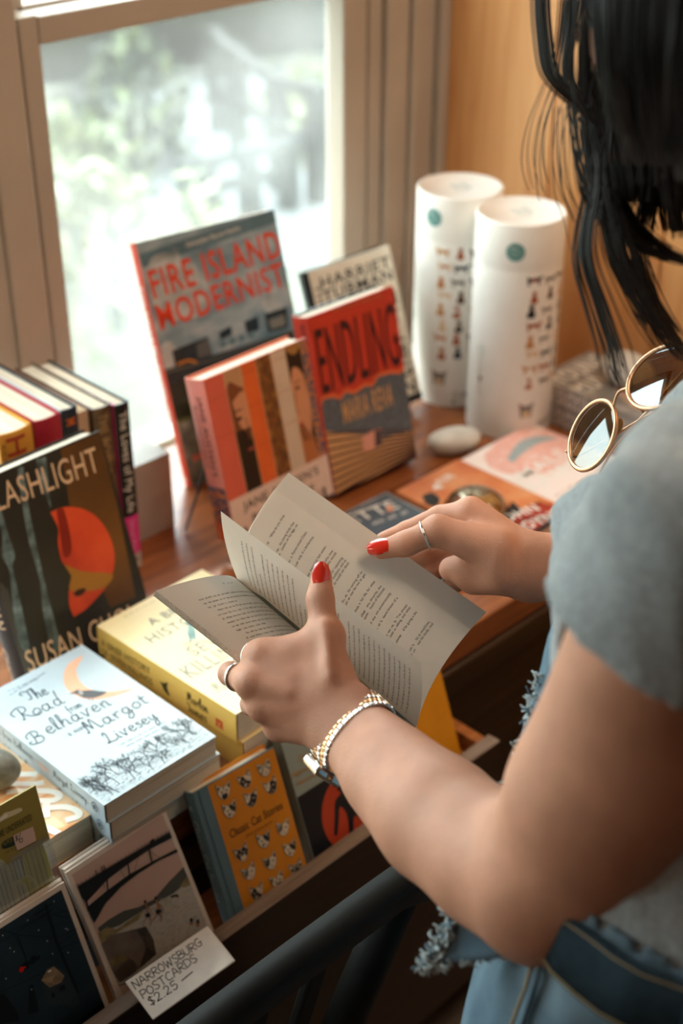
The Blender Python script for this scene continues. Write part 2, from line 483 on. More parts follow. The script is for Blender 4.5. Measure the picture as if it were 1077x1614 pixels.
STROKES = {
 'A': [[(0, 0), (.3, 1), (.62, 0)], [(.12, .38), (.52, .38)]], 'B': [[(0, 0), (.02, 1)], [(0, 1), (.4, .92), (.42, .62), (.04, .52)], [(.04, .52), (.52, .42), (.5, .06), (0, 0)]],
 'C': [[(.55, .88), (.3, 1), (.02, .6), (.12, .1), (.55, .08)]], 'D': [[(0, 0), (0, 1)], [(0, 1), (.5, .85), (.55, .25), (0, 0)]],
 'E': [[(.5, 1), (0, 1), (0, 0), (.5, 0)], [(0, .5), (.4, .52)]], 'G': [[(.55, .9), (.3, 1), (.02, .6), (.1, .1), (.5, .05), (.58, .45)], [(.32, .45), (.66, .45)]],
 'K': [[(0, 0), (0, 1)], [(.5, 1), (.02, .45), (.55, 0)]], 'N': [[(0, 0), (.02, 1)], [(.02, 1), (.5, .02)], [(.5, .02), (.55, 1)]],
 'O': [[(.3, 1), (.02, .6), (.1, .08), (.45, .05), (.58, .55), (.3, 1)]], 'P': [[(0, 0), (.04, 1)], [(.04, 1), (.5, .9), (.46, .5), (.04, .45)]],
 'R': [[(0, 0), (.04, 1)], [(.04, 1), (.5, .9), (.44, .55), (.04, .48)], [(.1, .48), (.55, 0)]],
 'S': [[(.5, .9), (.25, 1), (.05, .78), (.25, .53), (.5, .3), (.3, 0), (0, .1)]], 'T': [[(0, .97), (.62, 1)], [(.3, 1), (.28, 0)]],
 'U': [[(0, 1), (.02, .3), (.25, 0), (.5, .3), (.54, 1)]], 'W': [[(0, 1), (.15, 0)], [(.15, 0), (.36, .75)], [(.36, .75), (.55, 0)], [(.55, 0), (.75, 1)]],
 '$': [[(.45, .85), (.22, .95), (.05, .75), (.25, .52), (.45, .3), (.25, .05), (0, .15)], [(.25, 1.1), (.25, -.1)]],
 '2': [[(.02, .8), (.22, 1), (.45, .8), (.35, .45), (0, .02)], [(0, .02), (.5, .02)]], '5': [[(.48, 1), (.08, 1)], [(.08, 1), (.05, .58), (.35, .6), (.48, .3), (.25, 0), (0, .1)]],
 '6': [[(.38, 1), (.08, .5), (.1, .08), (.4, .05), (.42, .4), (.1, .35)]], '.': [[(0, 0), (.06, .02)]], '-': [[(0, .45), (.7, .5)]],
 'th': [], 'h': [[(0, 0), (.06, 1), (.16, 1.02), (.08, .4)], [(.04, .25), (.2, .52), (.32, .4), (.3, .05), (.42, .05)]],
 'e': [[(.02, .25), (.3, .32), (.26, .52), (.08, .45), (.02, .15), (.18, 0), (.38, .12)]],
 'o': [[(.2, .52), (.02, .3), (.1, .02), (.32, .1), (.34, .42), (.2, .52)]],
 'a': [[(.32, .45), (.12, .5), (.02, .2), (.14, 0), (.3, .2), (.34, .5)], [(.34, .5), (.33, .08), (.46, .04)]],
 'd': [[(.3, .42), (.12, .5), (.02, .2), (.14, 0), (.3, .2)], [(.42, 1.15), (.32, .6), (.32, .06), (.46, .06)]],
 'f': [[(.36, .95), (.22, 1.05), (.16, .6), (.12, -.3)], [(0, .46), (.32, .5)]], 'r': [[(.02, .5), (.06, 0)], [(.06, .3), (.18, .52), (.3, .46)]],
 'm': [[(0, .48), (.04, 0)], [(.04, .3), (.16, .52), (.24, .4), (.24, 0)], [(.24, .3), (.38, .52), (.46, .4), (.46, .06), (.56, .04)]],
 'n': [[(0, .48), (.04, 0)], [(.04, .3), (.18, .52), (.3, .4), (.28, .06), (.4, .06)]], 'l': [[(.06, .05), (.2, .9), (.14, 1.08), (.06, .8), (.08, .1), (.22, .04)]],
 'v': [[(0, .5), (.12, .02), (.18, .04), (.3, .5), (.4, .5)]], 't': [[(.14, .85), (.1, .1), (.24, .02)], [(0, .55), (.3, .6)]],
 'i': [[(.02, .5), (.02, .08), (.14, .04)], [(.05, .72), (.08, .74)]], 's': [[(.26, .45), (.12, .52), (.04, .4), (.24, .2), (.14, 0), (0, .06)]],
 'y': [[(0, .5), (.04, .15), (.18, .08), (.3, .45)], [(.32, .5), (.28, -.1), (.16, -.5), (.02, -.4), (.12, -.12), (.4, .08)]],
 'g': [[(.3, .45), (.12, .5), (.02, .22), (.14, .02), (.3, .25)], [(.33, .5), (.3, -.2), (.14, -.45), (.02, -.3), (.2, -.05), (.42, .08)]],
 'M': [[(0, .1), (.06, .02), (.12, .3), (.2, 1), (.34, .2)], [(.34, .2), (.5, 1), (.6, .3), (.64, .02), (.78, .1)]],
 'L': [[(.1, .8), (.2, 1.05), (.28, .85), (.14, .2), (.04, .05), (.0, .14), (.2, .08), (.5, .02), (.62, .16)]],
 'J': [[(.12, .95), (.4, 1), (.34, .3), (.16, -.3), (0, -.12), (.2, .05)]], 'Q': [], 'u': [[(0, .5), (.02, .12), (.16, .02), (.28, .2)], [(.3, .5), (.3, .06), (.42, .06)]],
 'Ts': [[(0, .7), (-.1, .9), (.1, 1.05), (.4, .92), (.8, 1.05)], [(.46, .95), (.4, .3), (.28, .02), (.12, .1)]],
 'Rs': [[(.2, .95), (.16, .3), (.08, 0), (0, .08)], [(-.25, .5), (-.3, .85), (.2, 1.08), (.56, .92), (.5, .62), (.18, .5)], [(.2, .5), (.42, .2), (.7, 0), (.95, .02), (1.1, .14)]],
 'Bs': [[(.2, .95), (.16, .3), (.04, 0)], [(-.2, .6), (-.15, .9), (.25, 1.08), (.55, .9), (.46, .6), (.2, .52)], [(.2, .52), (.6, .45), (.6, .1), (.3, -.02), (-.2, .08), (-.28, .28), (-.1, .3)]],
}

# ---------------------------------------------------------------- solids grown from distance fields (bodies and cloth)
class Field:
    def __init__(s, lo, hi, h):
        s.h = h; s.lo = np.array(lo, float); s.n = np.ceil((np.array(hi) - s.lo) / h).astype(int) + 1
        s.D = np.full(s.n, 0.5, np.float32)
    def like(s):
        f = Field.__new__(Field); f.h, f.lo, f.n = s.h, s.lo, s.n; f.D = np.full(s.n, 0.5, np.float32); return f
    def _sl(s, lo, hi, pad):
        a = np.clip(np.floor((lo - pad - s.lo) / s.h).astype(int), 0, s.n); b = np.clip(np.ceil((hi + pad - s.lo) / s.h).astype(int) + 1, 0, s.n)
        return a, b
    def _pts(s, a, b):
        g = [(np.arange(a[i], b[i]) * s.h + s.lo[i]).astype(np.float32) for i in range(3)]
        return np.meshgrid(*g, indexing='ij', sparse=True)
    def mix(s, a, b, d, k, sub=False):
        sl = tuple(slice(a[i], b[i]) for i in range(3)); F = s.D[sl]
        if sub:
            hh = np.clip(0.5 - 0.5 * (F + d) / k, 0, 1); s.D[sl] = F * (1 - hh) + (-d) * hh + k * hh * (1 - hh)
        else:
            hh = np.clip(0.5 + 0.5 * (F - d) / k, 0, 1); s.D[sl] = F * (1 - hh) + d * hh - k * hh * (1 - hh)
    def cap(s, p, q, r1, r2=None, k=0.008, sub=False):
        r2 = r1 if r2 is None else r2
        p = np.array(p, float); q = np.array(q, float); R = max(r1, r2)
        a, b = s._sl(np.minimum(p, q) - R, np.maximum(p, q) + R, max(3 * k, 0.012))
        if np.any(b <= a): return s
        X, Y, Z = s._pts(a, b); v = q - p; L2 = max(v @ v, 1e-12)
        t = np.clip(((X - p[0]) * v[0] + (Y - p[1]) * v[1] + (Z - p[2]) * v[2]) / L2, 0, 1)
        d = np.sqrt((X - p[0] - t * v[0]) ** 2 + (Y - p[1] - t * v[1]) ** 2 + (Z - p[2] - t * v[2]) ** 2) - (r1 + (r2 - r1) * t)
        s.mix(a, b, d.astype(np.float32), k, sub); return s
    def chain(s, pts, rads, k=0.004):
        for i in range(len(pts) - 1): s.cap(pts[i], pts[i + 1], rads[i], rads[i + 1], k)
        return s
    def ball(s, p, r, k=0.008, sub=False): return s.cap(p, np.array(p) + 1e-5, r, r, k, sub)
    def ellips(s, c, r, k=0.01, rot=None, sub=False):
        c = np.array(c, float); R = np.eye(3) if rot is None else np.array(rot)
        ext = np.full(3, max(r)); a, b = s._sl(c - ext, c + ext, max(3 * k, 0.012))
        if np.any(b <= a): return s
        X, Y, Z = s._pts(a, b); P = [X - c[0], Y - c[1], Z - c[2]]
        q = [(R[0][i] * P[0] + R[1][i] * P[1] + R[2][i] * P[2]) / r[i] for i in range(3)]
        k0 = np.sqrt(q[0] ** 2 + q[1] ** 2 + q[2] ** 2)
        k1 = np.sqrt((q[0] / r[0]) ** 2 + (q[1] / r[1]) ** 2 + (q[2] / r[2]) ** 2)
        s.mix(a, b, (k0 * (k0 - 1) / np.maximum(k1, 1e-6)).astype(np.float32), k, sub); return s
    def union(s, o, k):
        hh = np.clip(0.5 + 0.5 * (s.D - o.D) / k, 0, 1); s.D = s.D * (1 - hh) + o.D * hh - k * hh * (1 - hh); return s
    def wobble(s, amp, freq, seed=0):
        rr = np.random.default_rng(seed); X, Y, Z = s._pts(np.zeros(3, int), s.n); w = 0
        for i in range(5):
            v = rr.normal(size=3) * freq * (1 + 0.5 * i); ph = rr.uniform(0, 6.28); w = w + np.sin(X * v[0] + Y * v[1] + Z * v[2] + ph) / (1 + 0.5 * i)
        s.D = s.D + (amp * w).astype(np.float32); return s
    def nets(s):
        """naive surface nets: (verts, quads)"""
        D = s.D; S = D < 0
        cnt = np.zeros(np.array(D.shape) - 1, np.int8)
        for dx in (0, 1):
            for dy in (0, 1):
                for dz in (0, 1):
                    cnt += S[dx:D.shape[0] - 1 + dx, dy:D.shape[1] - 1 + dy, dz:D.shape[2] - 1 + dz]
        act = (cnt > 0) & (cnt < 8); I = np.argwhere(act); idx = np.full(act.shape, -1, np.int32); idx[act] = np.arange(len(I))
        acc = np.zeros((len(I), 3)); num = np.zeros(len(I))
        cs = [(x, y, z) for x in (0, 1) for y in (0, 1) for z in (0, 1)]
        val = {c: D[I[:, 0] + c[0], I[:, 1] + c[1], I[:, 2] + c[2]].astype(float) for c in cs}
        for c in cs:
            for ax in range(3):
                if c[ax]: continue
                e = list(c); e[ax] = 1; e = tuple(e); a, b = val[c], val[e]; m = (a < 0) != (b < 0)
                t = np.where(m, a / np.where(m, a - b, 1), 0); p = np.tile(np.array(c, float), (len(I), 1)); p[:, ax] += t
                acc += p * m[:, None]; num += m
        V = (I + acc / num[:, None]) * s.h + s.lo
        Q = []
        for ax in range(3):
            sl0 = [slice(1, -1)] * 3; sl1 = [slice(1, -1)] * 3; sl0[ax] = slice(0, -1); sl1[ax] = slice(1, None)
            A, B = S[tuple(sl0)], S[tuple(sl1)]
            J = np.argwhere(A != B); off = np.ones(3, int); off[ax] = 0; J = J + off
            inside = S[J[:, 0], J[:, 1], J[:, 2]]
            u, v = [(1, 2), (2, 0), (0, 1)][ax]; du = np.zeros(3, int); du[u] = 1; dv = np.zeros(3, int); dv[v] = 1
            g = lambda K: idx[K[:, 0], K[:, 1], K[:, 2]]
            q = np.stack([g(J - du - dv), g(J - dv), g(J), g(J - du)], 1)
            q[~inside] = q[~inside][:, ::-1]; Q.append(q)
        return V, np.concatenate(Q)

def relax(V, Q, it=2, f=0.5):
    V = V.copy(); n = len(V)
    E = np.concatenate([Q[:, [0, 1]], Q[:, [1, 2]], Q[:, [2, 3]], Q[:, [3, 0]]]); E = np.concatenate([E, E[:, ::-1]])
    deg = np.bincount(E[:, 0], minlength=n).astype(float)
    for k in range(it * 2):
        s = np.stack([np.bincount(E[:, 0], weights=V[E[:, 1], i], minlength=n) for i in range(3)], 1) / np.maximum(deg, 1)[:, None]
        V = V + (s - V) * (f if k % 2 == 0 else -f * 1.03)
    return V

def mesh_np(name, parts, mats, parent=None):
    """parts: [(verts, quads, material index)] joined in ONE mesh"""
    Vs, Qs, Ms, b = [], [], [], 0
    for V, Q, m in parts:
        Vs.append(V); Qs.append(np.asarray(Q) + b); Ms.append(np.full(len(Q), m)); b += len(V)
    V = np.concatenate(Vs); Q = np.concatenate(Qs); mi = np.concatenate(Ms)
    me = bpy.data.meshes.new(name); me.from_pydata(V.tolist(), [], Q.tolist())
    for m in mats: me.materials.append(m)
    me.polygons.foreach_set('material_index', mi.astype(np.int32)); me.polygons.foreach_set('use_smooth', np.ones(len(Q), bool)); me.update()
    o = bpy.data.objects.new(name, me); COL.objects.link(o)
    if parent is not None: o.parent = parent
    return o

# ---------------------------------------------------------------- the room
CREAM = M('painted_cream_wood', '#aea294', rough=0.45, var=0.04, scale=6, bump=0.05, bscale=60)
PLASTER = M('plaster', '#b09376', rough=0.9, var=0.05, scale=3)
DARKWALL = M('dark_panelling', '#5b3a24', rough=0.6, var=0.08, scale=4)
ORANGE_PINE = wood('orange_pine', '#cb8a50', '#deA66c', axis='Z', rough=0.4, scale=3.0, stretch=10)
PINE_DARK = wood('pine_trim', '#8a4a20', '#a8602c', axis='Z', rough=0.4, scale=3.0, stretch=10)
FLOORM = wood('floor_boards', '#564c43', '#74695e', axis='X', rough=0.5, scale=3.0, stretch=9)
CEILM = M('ceiling_paint', '#8f7c68', rough=0.9)
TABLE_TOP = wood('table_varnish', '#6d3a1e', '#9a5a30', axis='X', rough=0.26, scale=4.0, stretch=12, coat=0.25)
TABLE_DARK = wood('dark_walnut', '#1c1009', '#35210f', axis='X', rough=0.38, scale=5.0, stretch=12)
RAIL_TOP = wood('worn_walnut', '#6b5848', '#8a7a6c', axis='X', rough=0.42, scale=9.0, stretch=14, fleck='#a89d92')
TRAY_WOOD = wood('tray_oak', '#8a5128', '#b9743e', axis='X', rough=0.4, scale=6.0, stretch=10)

def box_obj(name, x0, x1, y0, y1, z0, z1, mat, r=0.0, parent=None):
    m = MB()
    if r: m.rbox(x0, x1, y0, y1, z0, z1, r, mat)
    else: m.box(x0, x1, y0, y1, z0, z1, mat)
    return m.build(name, parent)

struct(box_obj('floor', -1.7, 1.75, -1.7, 1.55, -0.80, -0.75, FLOORM))
struct(box_obj('ceiling', -1.7, 1.75, -1.7, 1.55, 1.75, 1.80, CEILM))
struct(box_obj('wall_left', -1.72, -1.66, -1.7, 1.42, -0.75, 1.75, DARKWALL))
struct(box_obj('wall_front', -1.7, 1.75, -1.72, -1.66, -0.75, 1.75, DARKWALL))
m = MB()                                        # board panelled wall beside the window: vertical boards with shallow joints
y = 1.415; w_ = [0.22, 0.20, 0.235, 0.19, 0.24, 0.21, 0.23, 0.2, 0.24, 0.22, 0.2, 0.23, 0.21, 0.2, 0.22]
for k, b in enumerate(w_):
    m.rbox(1.612, 1.64, y - b + 0.0012, y - 0.0012, -0.75, 1.75, 0.0015, ORANGE_PINE, 1); y -= b
m.box(1.638, 1.66, -1.66, 1.415, -0.75, 1.75, PINE_DARK)
struct(m.build('wall_right'))
struct(box_obj('trim_2', 1.588, 1.6119, 0.60, 0.79, 0.0, 1.70, PINE_DARK, 0.004))
m = MB()                                        # window wall around the two openings
m.box(-1.7, -0.8, 1.42, 1.50, -0.75, 1.75, PLASTER); m.box(-.285, -0.2, 1.42, 1.50, -0.75, 1.75, PLASTER)
m.box(0.775, 0.885, 1.425, 1.50, -0.75, 1.75, PLASTER)
m.box(1.475, 1.72, 1.425, 1.50, -0.75, 1.75, PLASTER)
m.box(-0.8, 0.775, 1.42, 1.50, -0.75, -0.07, PLASTER); m.box(-0.8, 0.775, 1.42, 1.50, 1.25, 1.75, PLASTER)
m.box(0.885, 1.475, 1.425, 1.50, -0.75, -0.07, PLASTER); m.box(0.885, 1.475, 1.425, 1.50, 1.25, 1.75, PLASTER)
struct(m.build('wall_back'))
m = MB()                                        # casing between and beside the windows, with its moulded edges
m.rbox(0.765, 0.8905, 1.398, 1.424, -0.10, 1.34, 0.003, CREAM)
m.rbox(0.84, 0.8885, 1.392, 1.41, -0.10, 1.34, 0.003, CREAM)
struct(m.build('trim_1'))
m = MB()
for x0, x1, d in ((1.460, 1.488, 0.004), (1.489, 1.535, 0.012), (1.536, 1.548, 0.02), (1.549, 1.590, 0.012), (1.591, 1.6118, 0.024)):
    m.rbox(x0, x1, 1.424 - 0.014 - d, 1.424, -0.10, 1.34, 0.004, CREAM)
struct(m.build('trim_3'))
struct(box_obj('trim_4', -0.85, 1.61, 1.396, 1.424, 1.22, 1.345, CREAM, 0.003))
struct(box_obj('trim_5', 0.76, 1.61, 1.387, 1.424, -0.075, -0.012, CREAM, 0.003))

PANE = glass_pane_mat('dusty_window_glass', haze=0.055)
def sash_window(n, x0, x1, side=0.027):
    root = bpy.data.objects.new('window_%d' % n, None); COL.objects.link(root); root.location = (0, 0, 0); root['kind'] = 'structure'
    f = MB()                                    # lower sash: stiles, bottom rail, meeting rail
    zt, zb = 0.557, 0.003
    f.rbox(x0, x0 + side, 1.398, 1.436, -0.012, 0.59, 0.003, CREAM)
    f.rbox(x1 - 0.046, x1, 1.398, 1.436, -0.012, 0.59, 0.003, CREAM)
    f.rbox(x0 + side - 0.002, x1 - 0.044, 1.399, 1.436, -0.012, zb, 0.002, CREAM)
    f.rbox(x0 + side - 0.002, x1 - 0.044, 1.396, 1.436, zt, 0.588, 0.002, CREAM)
    struct(f.build('lower_sash', root))
    f = MB()                                    # upper sash, one track further out
    f.rbox(x0, x0 + side + .01, 1.44, 1.475, 0.56, 1.25, 0.003, CREAM); f.rbox(x1 - 0.046, x1, 1.44, 1.475, 0.56, 1.25, 0.003, CREAM)
    f.rbox(x0 + side, x1 - 0.044, 1.44, 1.475, 0.56, 0.592, 0.002, CREAM); f.rbox(x0 + side, x1 - 0.044, 1.44, 1.475, 1.21, 1.25, 0.002, CREAM)
    struct(f.build('upper_sash', root))
    f = MB(); f.box(x1 + 0.001, x1 + 0.009, 1.43, 1.48, -0.012, 1.25, M('white_track', '#e8e6df', rough=0.3))
    f.box(x0 - 0.006, x0 - 0.002, 1.43, 1.48, -0.012, 1.25, M('white_track')); struct(f.build('sash_track', root))
    struct(box_obj('window_pane', x0 + side - 0.004, x1 - 0.04, 1.424, 1.428, zb - 0.004, zt + 0.004, PANE, 0, root))
    struct(box_obj('window_pane', x0 + side - 0.004, x1 - 0.04, 1.456, 1.460, 0.585, 1.215, PANE, 0, root))
sash_window(1, 0.8935, 1.4485)
sash_window(2, -0.19, 0.762)
sash_window(3, -0.79, -0.295)

# ---------------------------------------------------------------- outside the window, a few metres lower
GZ = -2.6
GROUND = print_mat('dry_grass', [(0.3, '#2b2e22'), (0.5, '#474a39'), (0.7, '#68685a')], 1.1, 8, rough=0.9)
g = MB(); g.box(-14, 30, 1.6, 34, GZ - 0.1, GZ, GROUND); struct(g.build('ground'))
PAVE = M('pale_paving', '#626463', rough=0.8, var=0.06, scale=2)
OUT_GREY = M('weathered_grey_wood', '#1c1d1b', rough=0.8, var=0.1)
g = MB()
def slab(pts, z0, z1, mat, mb):
    n = len(pts); v = [(p[0], p[1], z0) for p in pts] + [(p[0], p[1], z1) for p in pts]
    mb.add(v, [tuple(range(n))[::-1], tuple(range(n, 2 * n))] + [(i, (i + 1) % n, n + (i + 1) % n, n + i) for i in range(n)], mat)
slab([at(*q, GZ) for q in ((210, 330), (300, 170), (395, 165), (540, 350), (545, 420), (330, 430))], GZ, GZ + 0.03, PAVE, g)
slab([at(*q, GZ) for q in ((110, 130), (560, 100), (560, 128), (110, 180))], GZ, GZ + 0.02, PAVE, g)
struct(g.build('path'))
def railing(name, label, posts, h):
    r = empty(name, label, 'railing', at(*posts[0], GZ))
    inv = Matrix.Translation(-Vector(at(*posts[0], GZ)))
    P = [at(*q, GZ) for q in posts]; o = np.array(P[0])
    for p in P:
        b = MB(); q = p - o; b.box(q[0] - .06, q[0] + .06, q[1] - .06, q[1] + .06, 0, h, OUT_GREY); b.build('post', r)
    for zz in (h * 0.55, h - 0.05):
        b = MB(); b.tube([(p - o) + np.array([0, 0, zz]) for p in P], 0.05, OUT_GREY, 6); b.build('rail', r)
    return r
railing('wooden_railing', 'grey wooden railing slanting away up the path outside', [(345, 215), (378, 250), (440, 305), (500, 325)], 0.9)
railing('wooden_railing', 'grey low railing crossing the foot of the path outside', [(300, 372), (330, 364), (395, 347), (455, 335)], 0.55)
b = MB()
p0, p1 = at(70, 150, GZ), at(560, 88, GZ)
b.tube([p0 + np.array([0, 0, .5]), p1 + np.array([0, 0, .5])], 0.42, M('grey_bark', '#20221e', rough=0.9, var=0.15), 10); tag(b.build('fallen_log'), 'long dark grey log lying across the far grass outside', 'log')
LEAF = [M('pale_leaf', '#76795a', rough=0.7, var=0.12, scale=20), M('mid_leaf', '#545c3e', rough=0.7, var=0.12, scale=20), M('dark_leaf', '#262e22', rough=0.8, var=0.12, scale=20)]
def shrub(px, py, r, h, mix, label, seed):
    rr = random.Random(seed); c = at(px, py, GZ); b = MB()
    root = empty('shrub', label, 'shrub', c)
    for _ in range(420):
        a, e = rr.uniform(0, 2 * PI), rr.uniform(-0.1, 1); q = math.sqrt(1 - max(0, e) ** 2) * r * rr.uniform(0.6, 1.05)
        p = np.array([q * math.cos(a), q * math.sin(a), 0.15 + max(0, e) * h * rr.uniform(0.7, 1.05)])
        d = np.array([rr.gauss(0, 1) for _ in range(3)]); d /= np.linalg.norm(d); u = np.cross(d, [0.3, 0.2, 0.9]); u /= np.linalg.norm(u)
        s = rr.uniform(0.06, 0.14)
        b.add([p, p + d * s + u * s * .4, p + d * 2 * s, p + d * s - u * s * .4], [(0, 1, 2, 3)], LEAF[rr.choice(mix)])
    b.build('foliage', root)
    t = MB(); t.tube([(0, 0, 0), (0.02, 0, h * 0.7)], [0.05, 0.02], OUT_GREY, 6); t.build('stem', root)
shrub(185, 520, 0.95, 0.9, (0, 0, 1), 'pale leafy shrub nearest the window, below the path outside', 3)
shrub(120, 350, 0.5, 0.6, (0, 1, 1), 'green shrub left of the path outside', 5)
shrub(212, 265, 0.5, 0.9, (2, 2, 1), 'dark upright shrub beside the path head outside', 6)
shrub(520, 215, 0.6, 0.4, (0, 0, 1), 'pale low shrub beyond the slanting railing outside', 7)

# ---------------------------------------------------------------- display table and its front tray
tb = empty('display_table', 'long brown varnished wooden display table under the window', 'table', (0, 0, 0))
box_obj('table_top', -0.3, 1.6105, 0.8155, 1.386, -0.038, 0.0, TABLE_TOP, 0.002, tb)
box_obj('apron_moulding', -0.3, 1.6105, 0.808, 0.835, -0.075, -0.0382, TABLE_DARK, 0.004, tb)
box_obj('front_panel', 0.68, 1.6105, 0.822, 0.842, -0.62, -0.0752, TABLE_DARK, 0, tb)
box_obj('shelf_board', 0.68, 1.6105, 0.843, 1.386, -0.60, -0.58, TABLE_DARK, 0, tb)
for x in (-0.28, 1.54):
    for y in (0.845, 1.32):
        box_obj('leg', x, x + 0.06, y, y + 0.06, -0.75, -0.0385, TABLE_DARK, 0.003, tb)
tr = empty('book_tray', 'shallow dark wooden tray holding postcards and small books along the table front', 'tray', (0, 0, 0))
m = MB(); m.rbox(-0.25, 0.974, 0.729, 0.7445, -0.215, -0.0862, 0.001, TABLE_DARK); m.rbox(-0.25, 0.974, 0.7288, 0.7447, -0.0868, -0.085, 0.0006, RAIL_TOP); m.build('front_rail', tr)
box_obj('tray_floor', -0.25, 0.9585, 0.7447, 0.8075, -0.125, -0.112, TRAY_WOOD, 0, tr)
box_obj('end_board', 0.958, 0.972, 0.7447, 0.8075, -0.2, -0.09, TRAY_WOOD, 0.001, tr)
box_obj('end_board', -0.25, -0.236, 0.7447, 0.8075, -0.1115, -0.09, TRAY_WOOD, 0.001, tr)

# black slat-back chair in front of the tray
BLACKW = M('black_painted_wood', '#1a1b19', rough=0.65, spec=0.18, var=0.08, scale=20, bump=0.05)
ch = empty('slat_back_chair', 'black painted slat-back wooden chair standing in front of the tray', 'chair', (0.43, 0.72 - 0.25, -0.75))
CO = np.array([0.43, 0.47, -0.75])
def cpt(x, y, z): return np.array([x, y, z]) - CO
lean = lambda z: 0.553 + (0.1 - z) * 0.30          # the back leans towards the room as it rises
m = MB()                                           # curved top rail
xs = np.linspace(0.205, 0.655, 16)
prof = [(-0.005, 0.10), (0.017, 0.098), (0.02, 0.09), (0.018, 0.052), (0.014, 0.045), (-0.004, 0.047), (-0.009, 0.056), (-0.008, 0.092)]
vs, fs = [], []
for i, x in enumerate(xs):
    bow = 0.004 * (1 - ((x - 0.43) / 0.225) ** 2)
    dz = -0.012 * max(0, (abs(x - 0.43) - 0.195) / 0.03) ** 2
    for dy, z in prof: vs.append(cpt(x, lean(z) - dy + bow - 0.0, z + dz))
n = len(prof)
for i in range(len(xs) - 1):
    for k in range(n): fs.append((i * n + k, (i + 1) * n + k, (i + 1) * n + (k + 1) % n, i * n + (k + 1) % n))
fs += [tuple(range(n)), tuple((len(xs) - 1) * n + k for k in range(n))[::-1]]
m.add(vs, fs, BLACKW, True); m.build('top_rail', ch)
for x in (0.223, 0.637):
    m = MB(); m.tube([cpt(x, lean(0.06), 0.06), cpt(x, lean(-0.12) , -0.12), cpt(x, lean(-0.3), -0.3), cpt(x, lean(-0.3) - 0.03, -0.52), cpt(x, lean(-0.3) - 0.09, -0.75)], [0.017, 0.019, 0.021, 0.019, 0.015], BLACKW, 10); m.build('rear_leg', ch)
for x in (0.295, 0.362, 0.43, 0.498, 0.565):
    m = MB()
    a, b = cpt(x, lean(0.055) + 0.012, 0.055), cpt(x, lean(-0.27), -0.27); t = Vector(b - a); L = t.length; t.normalize()
    ax = Vector((1, 0, 0)); ay = t.cross(ax).normalized()
    m.obox((a + b) / 2, ax, ay, t, 0.022, 0.010, L, BLACKW, 0.003); m.build('slat', ch)
m = MB(); m.tube([cpt(0.233, lean(-0.27), -0.27), cpt(0.628, lean(-0.27), -0.27)], 0.014, BLACKW, 8); m.build('lower_rail', ch)
m = MB(); m.rbox(0.222 - CO[0], 0.638 - CO[0], 0.665 - CO[1], 1.04 - CO[1], -0.325 + 0.75, -0.29 + 0.75, 0.008, BLACKW); m.build('seat', ch)
for x in (0.245, 0.615):
    m = MB(); m.tube([cpt(x, 1.0, -0.325), cpt(x, 1.02, -0.75)], [0.02, 0.015], BLACKW, 10); m.build('front_leg', ch)

# ---------------------------------------------------------------- books
PAGES = page_mat('page_edges', '#e6dcc8')
PAGES_TAN = page_mat('tan_page_edges', '#d3bd9c')
INK = M('black_ink', '#22262a', rough=0.5, var=0.02)
WHITE = M('white_print', '#e9e5dc', rough=0.45, var=0.02)
def C_(name, col=None, rough=0.35, var=0.03, scale=25):
    if name in MATS: return MATS[name]
    if col is None: raise KeyError(name)
    return M(name, col, rough=rough, var=var, scale=scale)
C_('coat_red', '#c03028')

def book(name, label, fr, W, H, T, hard=False, cover=None, spine=None, back=None, pages=PAGES, art=None, spine_art=None, group=None, gap=0.0):
    """local x across the front from the spine, y up the book, z out of the front cover (front face is z = 0)"""
    if 0.02 < fr.ez[2] < 0.8:            # a leaning book rests on the back edge of its foot
        d = T * fr.ez[2] / fr.ey[2]; fr.o = fr.o + fr.ey * d; H -= d
    root = empty(name, label, 'book', mat=fr.matrix(), group=group)
    spine = spine or cover; back = back or cover
    bt = 0.0024 if hard else 0.0005
    m = MB()
    m.box(0, W, 0, H, -bt, 0, cover); m.box(0, W, 0, H, -T, -T + bt, back)
    bul = 0.10 * T if hard else 0.012 * T
    n = 8; vs = []
    for k in range(n + 1):
        a = k / n; z = -T * a; x = -bul * math.sin(PI * a)
        for yy in (0, H):
            vs.append((x, yy, z)); vs.append((x + (0.0018 if hard else 0.0006), yy, z))
    fs = []
    for k in range(n):
        b = 4 * k
        fs += [(b, b + 2, b + 6, b + 4), (b + 1, b + 5, b + 7, b + 3), (b, b + 4, b + 5, b + 1), (b + 2, b + 3, b + 7, b + 6)]
    m.add(vs, fs, spine, False)
    if art: art(Art(m, None, 0.00015, (0.0002, 0.0002, W - 0.0002, H - 0.0002)), fr)
    if spine_art:
        sf = Frame(fr.o + fr.ey * H - fr.ez * T - fr.ex * bul, -fr.ey, fr.ez)
        spine_art(Art(m, lambda u, v, l: (-l - bul * math.sin(PI * min(1, max(0, v / T))) - 0.0001, H - u, v - T), 0.00015, (0.0002, 0.0002, H - 0.0002, T - 0.0002), (1, T / 8) if hard else None), sf)
    m.build('cover', root)
    p = MB(); i = 0.003 if hard else 0.0006
    p.box(0.0025, W - i, i, H - i, -T + bt + 0.0001, -bt - 0.0001, pages); p.build('page_block', root)
    return root

